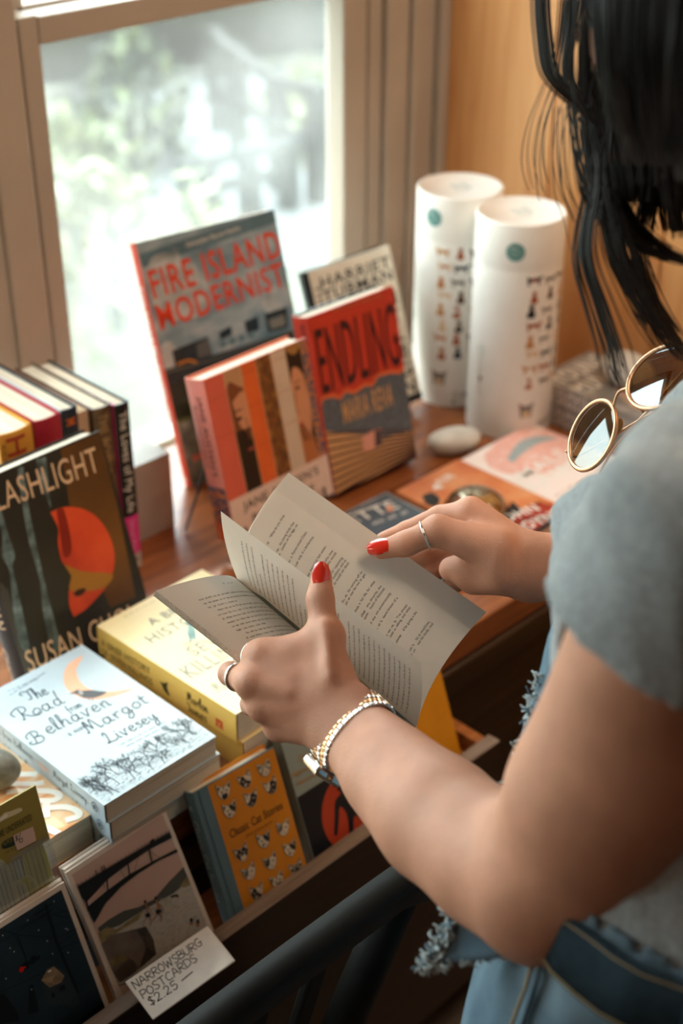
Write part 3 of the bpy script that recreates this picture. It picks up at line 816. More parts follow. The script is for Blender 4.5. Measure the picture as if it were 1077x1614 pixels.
# --- upright row: spines towards the room, standing on the table
def upright(label, x1, t, h, y0, depth, cov, spn, art=None, hard=True, pages=PAGES, name='hardcover_book', back=None, front=None, z=0.0005):
    fr = Frame((x1, y0, z), (0, 1, 0), (0, 0, 1))     # front cover faces +X
    return book(name, label, fr, depth, h, t, hard, cov, spn, back, pages, front, art, 'upright hardcovers by the window post')
YEL = C_('mustard_cloth', '#d99a3a'); RED = C_('red_cloth', '#a82a3a'); NAVY = C_('navy_jacket', '#1f2a38'); PINKC = C_('tan_pink_paper', '#c7a284')
BROWN = print_mat('brown_print_jacket', [(0.3, '#3b2c20'), (0.5, '#5d4630'), (0.7, '#7a6248')], 60, 5); BLK = C_('black_jacket', '#141a1c'); MAG = C_('magenta_print', '#d8358a'); PALEB = C_('pale_blue_jacket', '#c9d3d8')
def a_yel(a, f):
    L = C_('brick_letters', '#a8402c')
    a.text('HE', (0.004, 0.031), (0.045, 0.031), -0.024, L, 1) if False else a.text('HE', (0.006, 0.008), (0.05, 0.008), 0.022, L, 1)
    a.words((0.012, 0.004), (0.06, 0.004), 0.003, INK, 3)
upright('mustard yellow hardcover standing leftmost in the row by the window post', 0.715, 0.042, 0.2345, 1.180, 0.152, YEL, YEL, a_yel)
upright('red hardcover standing between the mustard book and the navy book', 0.7515, 0.034, 0.2345, 1.180, 0.152, RED, RED, None)
def a_navy(a, f): a.text('M', (0.012, 0.004), (0.02, 0.004), 0.012, C_('orange_print', '#d0682c'), 1)
upright('navy blue jacketed hardcover standing right of the red book', 0.7735, 0.0205, 0.235, 1.180, 0.155, NAVY, NAVY, a_navy, back=PALEB)
upright('short tan paperback squeezed between the navy and the brown books', 0.7915, 0.016, 0.221, 1.186, 0.14, C_('red_brown_jacket', '#9a4a3a'), PINKC, None, hard=False, pages=PAGES_TAN, name='paperback_book')
GOLD = C_('gold_print', '#a98d5e')
def a_brown(a, f): a.text('THE BOYHOOD OF CAIN', (0.008, 0.006), (0.17, 0.006), 0.011, GOLD, 0)
upright('dark brown jacketed hardcover standing against the black and pink book', 0.8180, 0.0248, 0.222, 1.180, 0.15, BROWN, BROWN, a_brown)
def a_black(a, f):
    a.rect(0.146, 0.0003, 0.198, 0.0197, MAG); a.rect(0.198, 0.0003, 0.2185, 0.0197, C_('grey_print', '#b5aaa2')); a.up()
    a.text('The Loves of My Life', (0.010, 0.0055), (0.140, 0.0055), 0.0105, WHITE, 0); a.text('Edmund White', (0.152, 0.0065), (0.194, 0.0065), 0.007, C_('rose_spine_print', '#e3a2bd')); a.text('B', (0.204, 0.007), (0.209, 0.007), 0.007, INK, 1)
def a_black_front(a, f): a.rect(0, 0.001, 0.155, 0.07, MAG)
upright('black and magenta spined hardcover at the right end of the row', 0.8396, 0.0205, 0.2188, 1.1765, 0.152, BLK, BLK, a_black, back=MAG, front=a_black_front)

# --- two pale books lying behind the row, cut edges towards the room
GREYC = C_('grey_paper_cover', '#a9a49a')
for lab, z1, t, pg in (('thick pale book lying on top, behind the black and magenta spine', 0.1046, 0.051, page_mat('grey_page_edges', '#b5a995')), ('thick tan edged book lying underneath, behind the black and magenta spine', 0.0528, 0.0522, PAGES_TAN)):
    book('thick_book', lab, Frame((0.9235, 1.2185, z1), (0, 1, 0), (-1, 0, 0)), 0.15, 0.078, t, False, GREYC, GREYC, GREYC, pg)

# --- FLASHLIGHT: leaning hardcover in front of the row
TR = at(157, 680, 0.2314); TL = at(0, 747, 0.2314)
ex = TR - TL; ex /= np.linalg.norm(ex); bk = np.array([-ex[1], ex[0], 0])
o_r = TR - np.array([0, 0, 0.2314]) - bk * 0.0713; W = 0.166
fr = Frame(o_r - ex * W + np.array([0, 0, 0.001]), ex, bk * 0.0713 + np.array([0, 0, 0.2314]))
FL_DARK = print_mat('flashlight_dark_print', [(0.35, '#1d1f1e'), (0.55, '#2c2b26'), (0.75, '#3a342a')], 9, 4)
FL_BROWN = print_mat('flashlight_brown_print', [(0.3, '#4c331b'), (0.5, '#65421f'), (0.7, '#7c5328')], 7, 4)
CREAMT = C_('cream_letters', '#dcbc9b')
def a_flash(a, f):
    z = lambda x, y: f.uv(x / 2.992, 540 + y / 2.992)
    z2 = lambda x, y: f.uv(x / 4.895, 930 + y / 4.895)
    a.poly([z(285, 500), z(468, 424), z(560, 800), z(640, 1200), z(520, 1250), z(330, 780)], FL_BROWN)
    a.poly([z2(0, 160), z2(130, 690), z2(300, 640), z2(140, 300), z2(60, 0), z2(0, -60)], C_('flashlight_grey', '#4b4c49')); a.up()
    SM = print_mat('smoke_print', [(0.35, '#3c4a4b'), (0.55, '#64797c'), (0.7, '#86a0a6')], 60, 6)
    a.poly(smooth_line([z(-30, 780), z(10, 900), z(10, 1010), z(45, 1080), z(60, 1256), z(85, 1400), z(110, 1450), z(140, 1450), z(100, 1240), z(60, 1060), z(70, 1000), z(30, 880), z(0, 760)], 3), SM)
    a.poly(smooth_line([z(80, 590), z(110, 800), z(140, 960), z(190, 1130), z(200, 1256), z(240, 1430), z(285, 1430), z(235, 1230), z(190, 1040), z(160, 900), z(135, 780), z(110, 585)], 3), SM)
    a.poly(smooth_line([z(170, 550), z(185, 640), z(230, 760), z(240, 770), z(225, 640), z(215, 540)], 3), SM); a.up()
    RD = print_mat('moon_red_print', [(0.3, '#b53320'), (0.5, '#d84a2a'), (0.7, '#e0582f')], 14, 3)
    moon = smooth_line([z(237, 800), z(290, 778), z(345, 775), z(400, 788), z(455, 822), z(500, 880), z(530, 950), z(540, 1020), z(530, 1090), z(500, 1150), z(455, 1205), z(400, 1260), z(352, 1290), z2(575, 215), z2(537, 130), z2(530, 20), z(328, 1160), z(336, 1100), z(322, 1065), z(292, 1035), z(280, 990), z(272, 940), z(275, 880), z(255, 835)], 3)
    a.poly(moon, RD); a.up()
    a.poly(smooth_line([z(300, 1045), z(400, 1080), z(528, 1090), z(500, 1148), z(425, 1170), z(330, 1170), z(336, 1100)], 3), C_('moon_ochre', '#a8742c'))
    a.poly(smooth_line([z(265, 790), z(300, 785), z(335, 940), z(330, 1000), z(300, 1010), z(285, 930)], 3), C_('moon_shadow_red', '#8e2419', var=0.1)); a.up()
    a.poly(smooth_line([z(345, 1180), z(370, 1162), z(405, 1160), z(385, 1190), z(355, 1198)], 3), C_('moon_spot', '#3a1a12'))
    a.text('FLASHLIGHT', z(-57, 815), z(472, 604), 0.0265, CREAMT, 0)
    a.text('SUSAN CHOI', z2(222, 640), z2(222 + 800, 640 - 375), 0.0235, CREAMT, 0)
def s_flash(a, f):
    z = lambda x, y: f.uv(x / 4.895, 930 + y / 4.895)
    a.text('SUSAN', (0.11, 0.012), (0.155, 0.012), 0.013, CREAMT); a.text('CHOI', z(-2, 440), z(50, 700), 0.013, CREAMT)
    a.rect(0.226, 0.002, 0.2415, 0.0275, C_('flashlight_orange', '#c8602c'))
book('hardcover_book', 'dark hardcover with a red moon and a cream title, leaning on the upright row', fr, W, 0.2421, 0.031, True, FL_DARK, BLK, BLK, PAGES, a_flash, s_flash)

# --- tall blue picture book with red lettering leaning at the window
fr = Frame(at(303, 773, 0.001), at(507, 700, 0.001) - at(303, 773, 0.001), (0.02, 0.0985, 0.305))
FI_SKY = print_mat('cloud_sky_print', [(0.3, '#5f7c8a'), (0.48, '#7f98a4'), (0.6, '#a5b4ba'), (0.72, '#c4cccf')], 14, 5, (1, 1.6, 1))
FI_RED = C_('vermilion', '#d8452a', 0.4)
def a_fire(a, f):
    z = lambda x, y: f.uv(180 + x / 3.293, 310 + y / 3.293)
    W, H = 0.2095, 0.324
    a.poly([z(128, 300), z(836, 62), z(850, 130), z(150, 370)], C_('sky_deep_print', '#54727f', var=0.1))
    CL = print_mat('cloud_print', [(0.35, '#8c999d'), (0.6, '#b7bfc0')], 40, 4)
    a.poly(smooth_line([z(165, 400), z(190, 320), z(260, 290), z(300, 295), z(320, 260), z(350, 330), z(400, 340), z(440, 400), z(470, 600), z(300, 640), z(200, 560)], 3), CL)
    a.poly(smooth_line([z(240, 780), z(280, 750), z(320, 790), z(330, 870), z(265, 890)], 3), CL)
    a.poly(smooth_line([z(760, 560), z(800, 500), z(850, 520), z(880, 580), z(800, 610)], 3), CL)
    a.up()
    DK = C_('dark_building_print', '#26333a', var=0.2, scale=60)
    a.poly([z(268, 905), z(470, 850), z(920, 690), z(935, 760), z(985, 1100), (0.19, 0.0), (0.0, 0.0), z(405, 1520)][0:5] + [(W, 0.14), (W, 0.001), (0.001, 0.001)], print_mat('garden_print', [(0.35, '#3a423c'), (0.5, '#5d655c'), (0.65, '#8b8f88')], 35, 5)); a.up()
    a.poly([z(262, 900), z(930, 690), z(938, 760), z(275, 985)], DK)
    a.poly([z(300, 800), z(485, 725), z(510, 820), z(318, 885)], DK); a.poly([z(545, 705), z(605, 670), z(612, 715), z(550, 745)], DK)
    a.poly([z(675, 650), z(745, 620), z(752, 690), z(690, 720)], DK); a.poly([z(780, 610), z(895, 572), z(905, 680), z(800, 705)], DK)
    a.poly([z(270, 985), z(420, 930), z(450, 1130), z(310, 1160)], C_('window_wall_print', '#2c3530', var=0.2, scale=80))
    a.poly([z(310, 1090), z(400, 1040), z(420, 1140), z(330, 1180)], C_('shrub_print', '#4c5a2c', var=0.2, scale=80)); a.up()
    a.poly([z(425, 770), z(485, 735), z(505, 815), z(435, 840)], C_('grey_wall_print', '#5a5f5e')); a.poly([z(800, 640), z(880, 610), z(890, 665), z(815, 690)], C_('lit_wall_print', '#7e7f78'))
    for k in range(4):
        a.poly([z(545 + 48 * k, 755 - 16 * k), z(580 + 48 * k, 743 - 16 * k), z(585 + 48 * k, 775 - 16 * k), z(550 + 48 * k, 788 - 16 * k)], C_('pane_print', '#5f7e86'))
    a.line([z(268, 912), z(500, 850), z(930, 695)], 0.0012, C_('rail_print', '#7b7d70')); a.line([z(330, 870), z(385, 850), z(425, 860)], 0.003, C_('umber_orange_print', '#c78236'), True)
    a.up()
    a.text('FIRE ISLAND', z(207, 530), z(872, 306), 0.0345, FI_RED, 1); a.text('MODERNIST', z(243, 692), z(893, 458), 0.0310, FI_RED, 1)
    a.text('Christopher Bascom Rawlins', z(375, 265), z(655, 172), 0.0065, WHITE)
    a.text('FIRE', (0.012, 0.030), (0.045, 0.030), 0.008, FI_RED, 1)
def s_fire(a, f):
    P = C_('pink_letters', '#eec3b4'); a.text('Fire Island Modernist', (0.055, 0.0035), (0.20, 0.0035), 0.0085, P, 1); a.text('RAWLINS', (0.215, 0.004), (0.24, 0.004), 0.006, P); a.text('NORTON', (0.258, 0.004), (0.28, 0.004), 0.006, P); a.text('M', (0.305, 0.004), (0.312, 0.004), 0.008, P, 1)
book('picture_book', 'tall blue picture book with big red letters and an orange spine at the window', fr, 0.2095, 0.3235, 0.0165, True, FI_SKY, FI_RED, WHITE, PAGES, a_fire, s_fire)

# --- HARRIET TUBMAN, cream cover, behind
fr = Frame(at(548, 690, 0.010), (1, -0.025, 0), (0.006, 0.0765, 0.218))
HC = C_('cream_cover', '#d9cfbc'); HK = C_('letter_black', '#1c1d1f')
def a_harr(a, f):
    z = lambda x, y: f.uv(280 + x / 2.6925, 380 + y / 2.6925)
    a.text('HARRIET', z(612, 203), z(905, 108), 0.0150, HK, 1); a.text('TUBMAN', z(622, 262), z(915, 160), 0.0150, HK, 1)
    W = 0.1525
    for i, t in enumerate(('LIVE IN', 'CONCERT', 'A NOVEL', 'BOB THE', 'DRAG', 'QUEEN')):
        a.text(t, (0.024, 0.142 - 0.0255 * i), (W - 0.008, 0.142 - 0.0255 * i), 0.019, HK, 1)
    a.text('THE', (0.006, 0.205), (0.006, 0.168), 0.008, HK, 1)
    a.line([(W - .006, .163), (W - .022, .15)], .001, HK); a.line([(W - .02, .085), (W - .002, .068)], .0012, HK); a.rect(0.0, 0.0005, W, 0.012, HK)
book('hardcover_book', 'cream hardcover with black capitals standing behind the red and blue book', fr, 0.1525, 0.232, 0.022, True, HC, HK, HK, PAGES, a_harr)

# --- ENDLING
fr = Frame(at(531, 790, 0.0012), (1, -0.027, 0), (0.002, 0.053, 0.238))
EN_RED = C_('endling_red', '#bf3a28'); EN_GREY = print_mat('endling_grey_print', [(0.35, '#4a545e'), (0.65, '#5d666e')], 120, 3); EN_TAN = C_('endling_tan', '#c99a6c')
EN_DK = C_('endling_dark', '#3a1a20')
def a_end(a, f):
    z = lambda x, y: f.uv(280 + x / 2.6925, 380 + y / 2.6925)
    W, H = 0.1490, 0.2437
    hill = [(0, z(595, 705)[1]), z(615, 672), z(660, 662), z(690, 672), z(715, 640), z(750, 648), z(800, 612), z(825, 618), z(850, 575), z(905, 560), z(940, 562), (W, z(972, 540)[1])]
    a.poly([(W, 0.001), (W, hill[-1][1])] + hill[::-1][1:] + [(0.0, 0.001)], EN_GREY); a.up()
    a.line([(p[0], p[1] + 0.002) for p in hill], 0.0045, C_('endling_orange', '#dd6a38'))
    fld = [z(612, 812), z(700, 815), z(790, 822), z(880, 835), z(1003, 798)]
    fld[0] = (0.0, fld[0][1]); fld[-1] = (W, fld[-1][1])
    a.poly([(0.0, 0.001), (W, 0.001)] + fld[::-1], EN_TAN); a.up()
    top = lambda u: fld[0][1] + (fld[-1][1] - fld[0][1]) * u / W
    for k in range(12):
        e = (k + 0.5) / 12
        pts = []
        for i in range(13):
            u = W * i / 12; v = top(u) * (1 - e) ** 1.15 + 0.010 * math.sin(2.6 * i / 12 + 0.4) * (1 - e) * (0.3 + k / 12)
            v = max(0.0015, v - 0.03 * e * (1 - i / 12)); pts.append((u, v))
        a.line(pts, 0.0021 + 0.0016 * e, EN_DK)
    a.up()
    a.poly([z(782, 830), z(835, 800), z(838, 880), z(790, 895)], C_('pink_house', '#d99a88')); a.poly([z(835, 800), z(862, 818), z(868, 860), z(838, 880)], C_('house_side', '#4b3b3e')); a.poly([z(782, 830), z(862, 792), z(866, 800), z(835, 806)], C_('house_roof', '#b86a58')); a.up()
    a.text('ENDLING', z(617, 650), z(947, 522), 0.082, EN_DK, 0); a.text('MARIA REVA', z(706, 776), z(916, 694), 0.029, EN_TAN, 1)
    a.text('“A startling, wonderful novel”', z(650, 300), z(870, 232), 0.003, C_('gold_print'))
def s_end(a, f):
    a.text('MARIA REVA', (0.01, 0.017), (0.055, 0.017), 0.006, EN_DK, 1); a.text('ENDLING', (0.07, 0.006), (0.16, 0.006), 0.016, EN_DK); a.rect(0.175, 0.0005, 0.243, 0.027, EN_GREY)
book('hardcover_book', 'red and slate blue hardcover with tall dark letters, third from the window post', fr, 0.1490, 0.2437, 0.0285, True, EN_RED, EN_RED, C_('slate_jacket', '#414c56'), PAGES, a_end, s_end)

# --- JANE AUSTEN'S BOOKSHELF on a black wire stand
bl = at(376, 865, 0.03); br = at(529, 785, 0.03)
fr0 = Frame(bl, br - bl, (0.0, 0.048, 0.203)); down = 0.0
fr = Frame(fr0.o - fr0.ey * down, fr0.ex, fr0.ey); JW = 0.1630; JH = 0.2090
SAL = C_('salmon_jacket', '#d2604c'); J_OR = C_('burnt_orange_print', '#d8622c'); J_BR = print_mat('brown_brocade_print', [(0.35, '#5a3418'), (0.55, '#7d4c22'), (0.7, '#9a6a34')], 90, 4, rough=0.4); J_PALE = C_('pale_paper_print', '#cbb49e')
J_PAT = print_mat('blue_orange_pattern', [(0.45, '#2f4a6a'), (0.5, '#3a4c60'), (0.53, '#c8703a'), (0.7, '#d8803f')], 230, 2)
J_PINK = C_('pale_pink_jacket', '#dcc0b2'); SKIN_P = C_('portrait_skin', '#c98a66'); SKIN_D = C_('portrait_shade', '#7a4428'); HAIR_P = C_('portrait_hair', '#2c1c16')
def a_jane(a, f):
    W, H = JW, JH; lo = 0.052
    e = [0.0, 0.18, 0.335, 0.485, 0.63, 0.775, 0.93, 1.0]
    a.rect(0, 0, W, lo, J_PINK)
    mats = [SAL, SKIN_D, J_OR, J_BR, J_PALE, HAIR_P, J_PAT]
    for k in range(7): a.rect(e[k] * W, lo, e[k + 1] * W, H, mats[k])
    a.up()
    x0, x1 = e[1] * W, e[2] * W; w = x1 - x0            # left strip: a face half in shade under a pale cap
    a.rect(x0, lo, x1, lo + 0.075, HAIR_P); a.poly(smooth_line([(x0, H - .03), (x0 + .3 * w, H - .022), (x1, H - .034), (x1, H - .005), (x0, H - .001)], 3), C_('cap_print', '#b98a62'))
    a.poly(smooth_line([(x0 + .25 * w, H - .045), (x1, H - .04), (x1, lo + .068), (x0 + .75 * w, lo + .062), (x0 + .35 * w, lo + .085), (x0 + .2 * w, lo + .11)], 3), SKIN_P); a.up()
    a.ell(x0 + .42 * w, H - .068, .0045, .0022, HAIR_P); a.line([(x0 + .25 * w, H - .058), (x0 + .65 * w, H - .058)], .0016, HAIR_P); a.line([(x0 + .78 * w, H - .07), (x0 + .9 * w, H - .093), (x0 + .7 * w, H - .095)], .0011, SKIN_D); a.ell(x0 + .75 * w, H - .108, .005, .0016, C_('lip_print', '#a8483a'))
    x0, x1 = e[5] * W, e[6] * W; w = x1 - x0            # right strip: another half face
    a.poly(smooth_line([(x0 + .02 * w, H - .055), (x0 + .3 * w, H - .036), (x0 + .85 * w, H - .05), (x0 + .95 * w, H - .1), (x0 + .55 * w, H - .13), (x0 + .02 * w, H - .125)], 3), SKIN_P)
    a.poly([(x0, lo), (x1, lo), (x0 + .8 * w, lo + .03), (x0 + .3 * w, lo + .05), (x0, lo + .05)], C_('shawl_print', '#b0693e')); a.poly(smooth_line([(x0, H - .012), (x0 + .5 * w, H - .022), (x1, H - .014), (x1, H - .001), (x0, H - .001)], 3), C_('bonnet_print', '#a0703c')); a.up()
    a.ell(x0 + .35 * w, H - .062, .004, .002, HAIR_P); a.line([(x0 + .2 * w, H - .055), (x0 + .6 * w, H - .054)], .0013, HAIR_P); a.line([(x0 + .12 * w, H - .065), (x0 + .06 * w, H - .09), (x0 + .2 * w, H - .092)], .001, SKIN_D); a.ell(x0 + .2 * w, H - .106, .0045, .0016, C_('lip_print'))
    for k in range(1, 7): a.line([(e[k] * W, lo), (e[k] * W, H)], .0007, C_('fold_line', '#e3b48a'))
    for k, yy in ((0, .175), (0, .13), (2, .19), (2, .15), (2, .1), (4, .2), (4, .19), (4, .15), (4, .11), (3, .12)):
        a.line([(e[k] * W + .001, yy), (e[k + 1] * W - .001, yy)], .0005, C_('crease_print', '#a04a34'))
    a.text("JANE AUSTEN’S", (0.019, 0.033), (W - 0.019, 0.033), 0.0105, HK, 0); a.text('BOOKSHELF', (0.03, 0.014), (W - 0.03, 0.014), 0.0105, HK, 0)
def s_jane(a, f):
    a.rect(0.132, 0.0005, 0.178, 0.0325, J_PAT); a.rect(0.178, 0.0005, 0.2088, 0.0325, J_OR); a.up()
    a.text("JANE AUSTEN’S", (0.020, 0.0195), (0.118, 0.0195), 0.0062, HK); a.text('BOOKSHELF', (0.032, 0.0085), (0.108, 0.0085), 0.0062, C_('spine_grey_print', '#8a4a44'))
jane = book('hardcover_book', 'salmon hardcover with striped portrait cover on a black wire stand', fr, JW, JH, 0.033, True, SAL, C_('pink_spine', '#e58a7c'), C_('orange_endpaper', '#d8704a'), PAGES, a_jane, s_jane)
wire = M('black_wire', '#15171a', rough=0.35, metal=0.6)
st = empty('book_stand', 'black wire easel holding the salmon striped book', 'book stand', fr.o)
o_ = fr.o; E0 = fr.ex; F0 = np.array([fr.ex[1], -fr.ex[0], 0]); zz = np.array([0, 0, 1.0])
zt = o_[2]
for u in (0.012, JW - 0.02):
    b = MB(); a0 = E0 * u
    lip = a0 + fr.ez * 0.006 + fr.ey * 0.016; toe = a0 + fr.ez * 0.006 - fr.ey * 0.0025; heel = a0 - fr.ez * 0.0365 - fr.ey * 0.0025
    up_ = heel + fr.ey * 0.10; foot = np.array([heel[0], heel[1], 0]) - F0 * 0.075; foot[2] = 0.0025 - zt
    toe2 = toe + F0 * 0.03; toe2[2] = 0.0025 - zt
    b.tube([lip, toe, heel, up_], 0.0018, wire, 6); b.tube([toe, toe2, heel], 0.0018, wire, 6); b.tube([up_, foot], 0.0018, wire, 6); b.build('wire_leg', st)

# --- stack of three THE ROAD FROM BELHAVEN
RB = C_('pale_blue_cover', '#b4c6d0', 0.4, 0.02); RBS = C_('grey_blue_spine', '#a9bac4', 0.4); RI = C_('slate_ink', '#4c5964', 0.5); RI2 = C_('light_slate_ink', '#66747e', 0.5); MOON = C_('apricot_print', '#ecb191', 0.5)
def a_road(a, f):
    z = lambda x, y: f.uv(x / 2.448, 900 + y / 2.448)
    a.poly(smooth_line([z(322, 325), z(275, 350), z(250, 385), z(246, 425), z(262, 460), z(300, 484), z(350, 496), z(430, 486), z(515, 455), z(440, 464), z(380, 464), z(330, 447), z(302, 415), z(293, 380)], 4), MOON); a.up()
    BG = C_('bird_grey', '#4a4f55', 0.5); 
    a.poly(smooth_line([z(266, 476), z(285, 466), z(300, 458), z(318, 462), z(350, 460), z(385, 464), z(412, 468), z(395, 480), z(365, 490), z(325, 490), z(300, 478), z(286, 474)], 3), BG); a.line([z(340, 489), z(345, 500)], .0006, BG); a.line([z(355, 489), z(358, 501)], .0006, BG); a.up()
    a.poly(smooth_line([z(302, 462), z(320, 466), z(318, 480), z(304, 474)], 3), C_('bird_pale', '#9a9a96')); 
    def w_(t, A, B, h, wd=0.00125, **k): a.script(t, z(*A), z(*B), h, wd, RI, **k)
    for ch, A, h in (('Ts', (120, 492), 0.0165),):
        pass
    def cap(key, A, wpx, h):
        A = np.array(z(*A)); d = np.array(z(265, 545)) - np.array(z(120, 612)); d /= np.linalg.norm(d); nrm = np.array([-d[1], d[0]])
        for q in STROKES[key]:
            a.line([A + d * p[0] * wpx + nrm * p[1] * h for p in q], 0.00125, RI, smooth=True)
    cap('Ts', (108, 503), 0.014, 0.0155); w_('he', (148, 492), (190, 473), 0.0165)
    cap('Rs', (92, 578), 0.0165, 0.0195); w_('oad', (140, 560), (255, 508), 0.0205)
    w_('from', (268, 548), (320, 522), 0.0105, 0.0008)
    cap('Bs', (140, 668), 0.0155, 0.0175); w_('elhaven', (192, 630), (432, 517), 0.0195)
    w_('a novel', (270, 638), (342, 600), 0.0085, 0.0006)
    w_('Margot', (342, 630), (580, 505), 0.0185); w_('Livesey', (422, 668), (612, 568), 0.0165)
    for A, B, s in (((40, 490), (185, 395), 3), ((30, 475), (150, 425), 4)): a.words(z(A[0], A[1] - 8), z(B[0], B[1] - 8), 0.0022, RI2, s)
    for A, B, s in (((462, 676), (650, 578), 5), ((490, 680), (640, 602), 6)): a.words(z(*A), z(*B), 0.0022, RI2, s)
    rr = random.Random(5); W = 0.131
    def twig(x, y, ang, L, d):
        pts = [(x, y)]
        for _ in range(3):
            ang += rr.uniform(-0.35, 0.35); x += math.cos(ang) * L / 3; y += math.sin(ang) * L / 3
            x = min(max(x, 0.001), W - 0.001); y = min(max(y, 0.0012), 0.07); pts.append((x, y))
        a.line(pts, 0.00024 + 0.00012 * d, RI2 if d < 2 else RI)
        if d > 0:
            for _ in range(rr.choice((2, 2, 3))): twig(x, y, ang + rr.uniform(-0.8, 0.8), L * rr.uniform(0.6, 0.85), d - 1)
    for x, y, L in tuple((rr.uniform(.006, W - .008), rr.uniform(.004, .03), rr.uniform(.005, .009)) for _ in range(22)) + ((0.014, 0.006, .010), (0.027, 0.012, .013), (0.041, 0.008, .012), (0.05, .02, .008), (0.010, .018, .009), (0.066, .02, .008), (0.08, .012, .010), (0.09, .02, .007), (0.105, .012, .009), (.117, .016, .008), (.034, .022, .01), (.02, .003, .008), (.06, .006, .008)):
        twig(x, y, PI / 2 + rr.uniform(-.3, .3), L, 4)
    for k in range(9):
        y = 0.004 + k * 0.003
        a.line([(x_, max(0.0015, y + 0.002 * math.sin(x_ * 90 + k))) for x_ in np.linspace(0.002, W - 0.002, 16)], 0.00025, RI2)
    for k in range(420):
        x_, y_ = rr.uniform(0.002, W - 0.004), rr.uniform(0.002, 0.026); a.line([(x_, y_), (x_ + rr.uniform(.001, .003), y_ + rr.uniform(-.0008, .0015))], 0.0003, RI2)
    for x_, y_ in ((.088, .028), (.1, .031), (.112, .029)):
        a.line([(x_, y_), (x_ + .008, y_), (x_ + .008, y_ + .006), (x_ + .004, y_ + .009), (x_, y_ + .006), (x_, y_)], .0004, RI2)
def s_road(a, f):
    a.script('The Road from Belhaven', (0.012, 0.0075), (0.098, 0.0075), 0.0085, 0.0006, RI); a.poly(smooth_line([(.105, .013), (.111, .008), (.118, .007), (.123, .010), (.117, .0095), (.111, .0115)], 3), C_('apricot_print'))
    a.script('Margot Livesey', (0.130, 0.0075), (0.180, 0.0075), 0.0085, 0.0006, RI)
    a.ell(0.192, 0.0105, 0.0044, 0.0056, RI); a.up(); a.ell(0.192, 0.0105, 0.0033, 0.0044, RBS); a.up(); a.ell(0.192, 0.0105, 0.0022, 0.003, RI); a.line([(.199, .006), (.199, .015)], .0004, RI)
for i, (dx, dy, lab) in enumerate(((0, 0, 'pale blue paperback with a crescent moon and a bird, topmost of the pale blue stack'), (0.0025, -0.0015, 'pale blue spined paperback in the middle of the stack of three'), (0.0045, 0.0, 'pale blue spined paperback at the bottom of the stack of three'))):
    book('paperback_book', lab, Frame((0.5165 + dx, 0.8122 + dy, 0.0643 - 0.0214 * i), (1, 0.012, 0), (-0.012, 1, 0)), 0.131, 0.2065, 0.0212, False, RB, RBS, RBS, PAGES, a_road if i == 0 else None, s_road, 'stack of pale blue paperbacks')

# --- two A BRIEF HISTORY OF SEVEN KILLINGS
BH = C_('butter_cover', '#ead9a4', 0.4, 0.02); BHS = C_('yellow_spine', '#dfb860', 0.4); OLV = C_('olive_grey_print', '#625f49'); BHK = C_('dark_olive_ink', '#3b3620')
def a_brief(a, f):
    z = lambda x, y: f.uv(x / 2.448, 900 + y / 2.448)
    u = np.array(z(895, 330)) - np.array(z(738, 415)); u /= np.linalg.norm(u)
    def t(s, A, wid, h): A = np.array(z(*A)); a.text(s, A, A + u * wid, h, OLV, 1)
    t('A BRIEF', (588, 212), 0.060, 0.0125); t('HISTORY', (588, 280), 0.083, 0.0150); t('OF', (716, 296), 0.012, 0.007); t('SEVEN', (752, 330), 0.062, 0.0165); t('KILLINGS', (738, 415), 0.086, 0.021)
    A = np.array(z(842, 468)); a.script('Marlon James', A, A + u * 0.07, 0.015, 0.0012, OLV)
    TE = C_('teal_bird_print', '#6f9a9a', 0.5, 0.15, 90)
    a.poly(smooth_line([z(706, 188), z(735, 200), z(752, 222), z(757, 250), z(755, 268), z(743, 262), z(735, 272), z(722, 240), z(728, 215)], 3), TE)
    a.words(z(480, 180), z(610, 112), 0.003, C_('faint_print', '#b9ad84'), 3)
def s_brief(a, f):
    z = lambda x, y: f.uv(x / 2.448, 900 + y / 2.448)
    a.text('A BRIEF HISTORY', z(393, 285), z(581, 400), 0.0082, BHK, 0); a.text('OF SEVEN KILLINGS', z(392, 318), z(589, 443), 0.0082, BHK, 0)
    a.poly(smooth_line([z(617, 424), z(632, 432), z(648, 430), z(645, 450), z(655, 485), z(636, 465), z(628, 446)], 3), BHK)
    a.script('Marlon', z(722, 497), z(803, 549), 0.011, 0.0012, BHK); a.script('James', z(722, 540), z(798, 585), 0.011, 0.0012, BHK)
    LG = C_('red_logo', '#c8442c'); a.poly([z(833, 565), z(860, 582), z(860, 614), z(833, 598)], LG); a.up(); a.line([z(840, 582), z(852, 586), z(840, 600), z(854, 604)], .0012, BHS)
for i, lab in enumerate(('butter yellow thick paperback lying on its twin under the open book', 'butter yellow thick paperback lying directly on the table under its twin')):
    bfr = Frame((0.6762 + 0.004 * i, 0.8180 - 0.003 * i, 0.0712 - 0.0356 * i), (1, 0.030, 0), (-0.030, 1, 0))
    book('paperback_book', lab, bfr, 0.146, 0.2105, 0.0352, False, BH, BHS, BHS, PAGES, a_brief if i == 0 else None, s_brief if i == 0 else None, 'pair of butter yellow paperbacks')

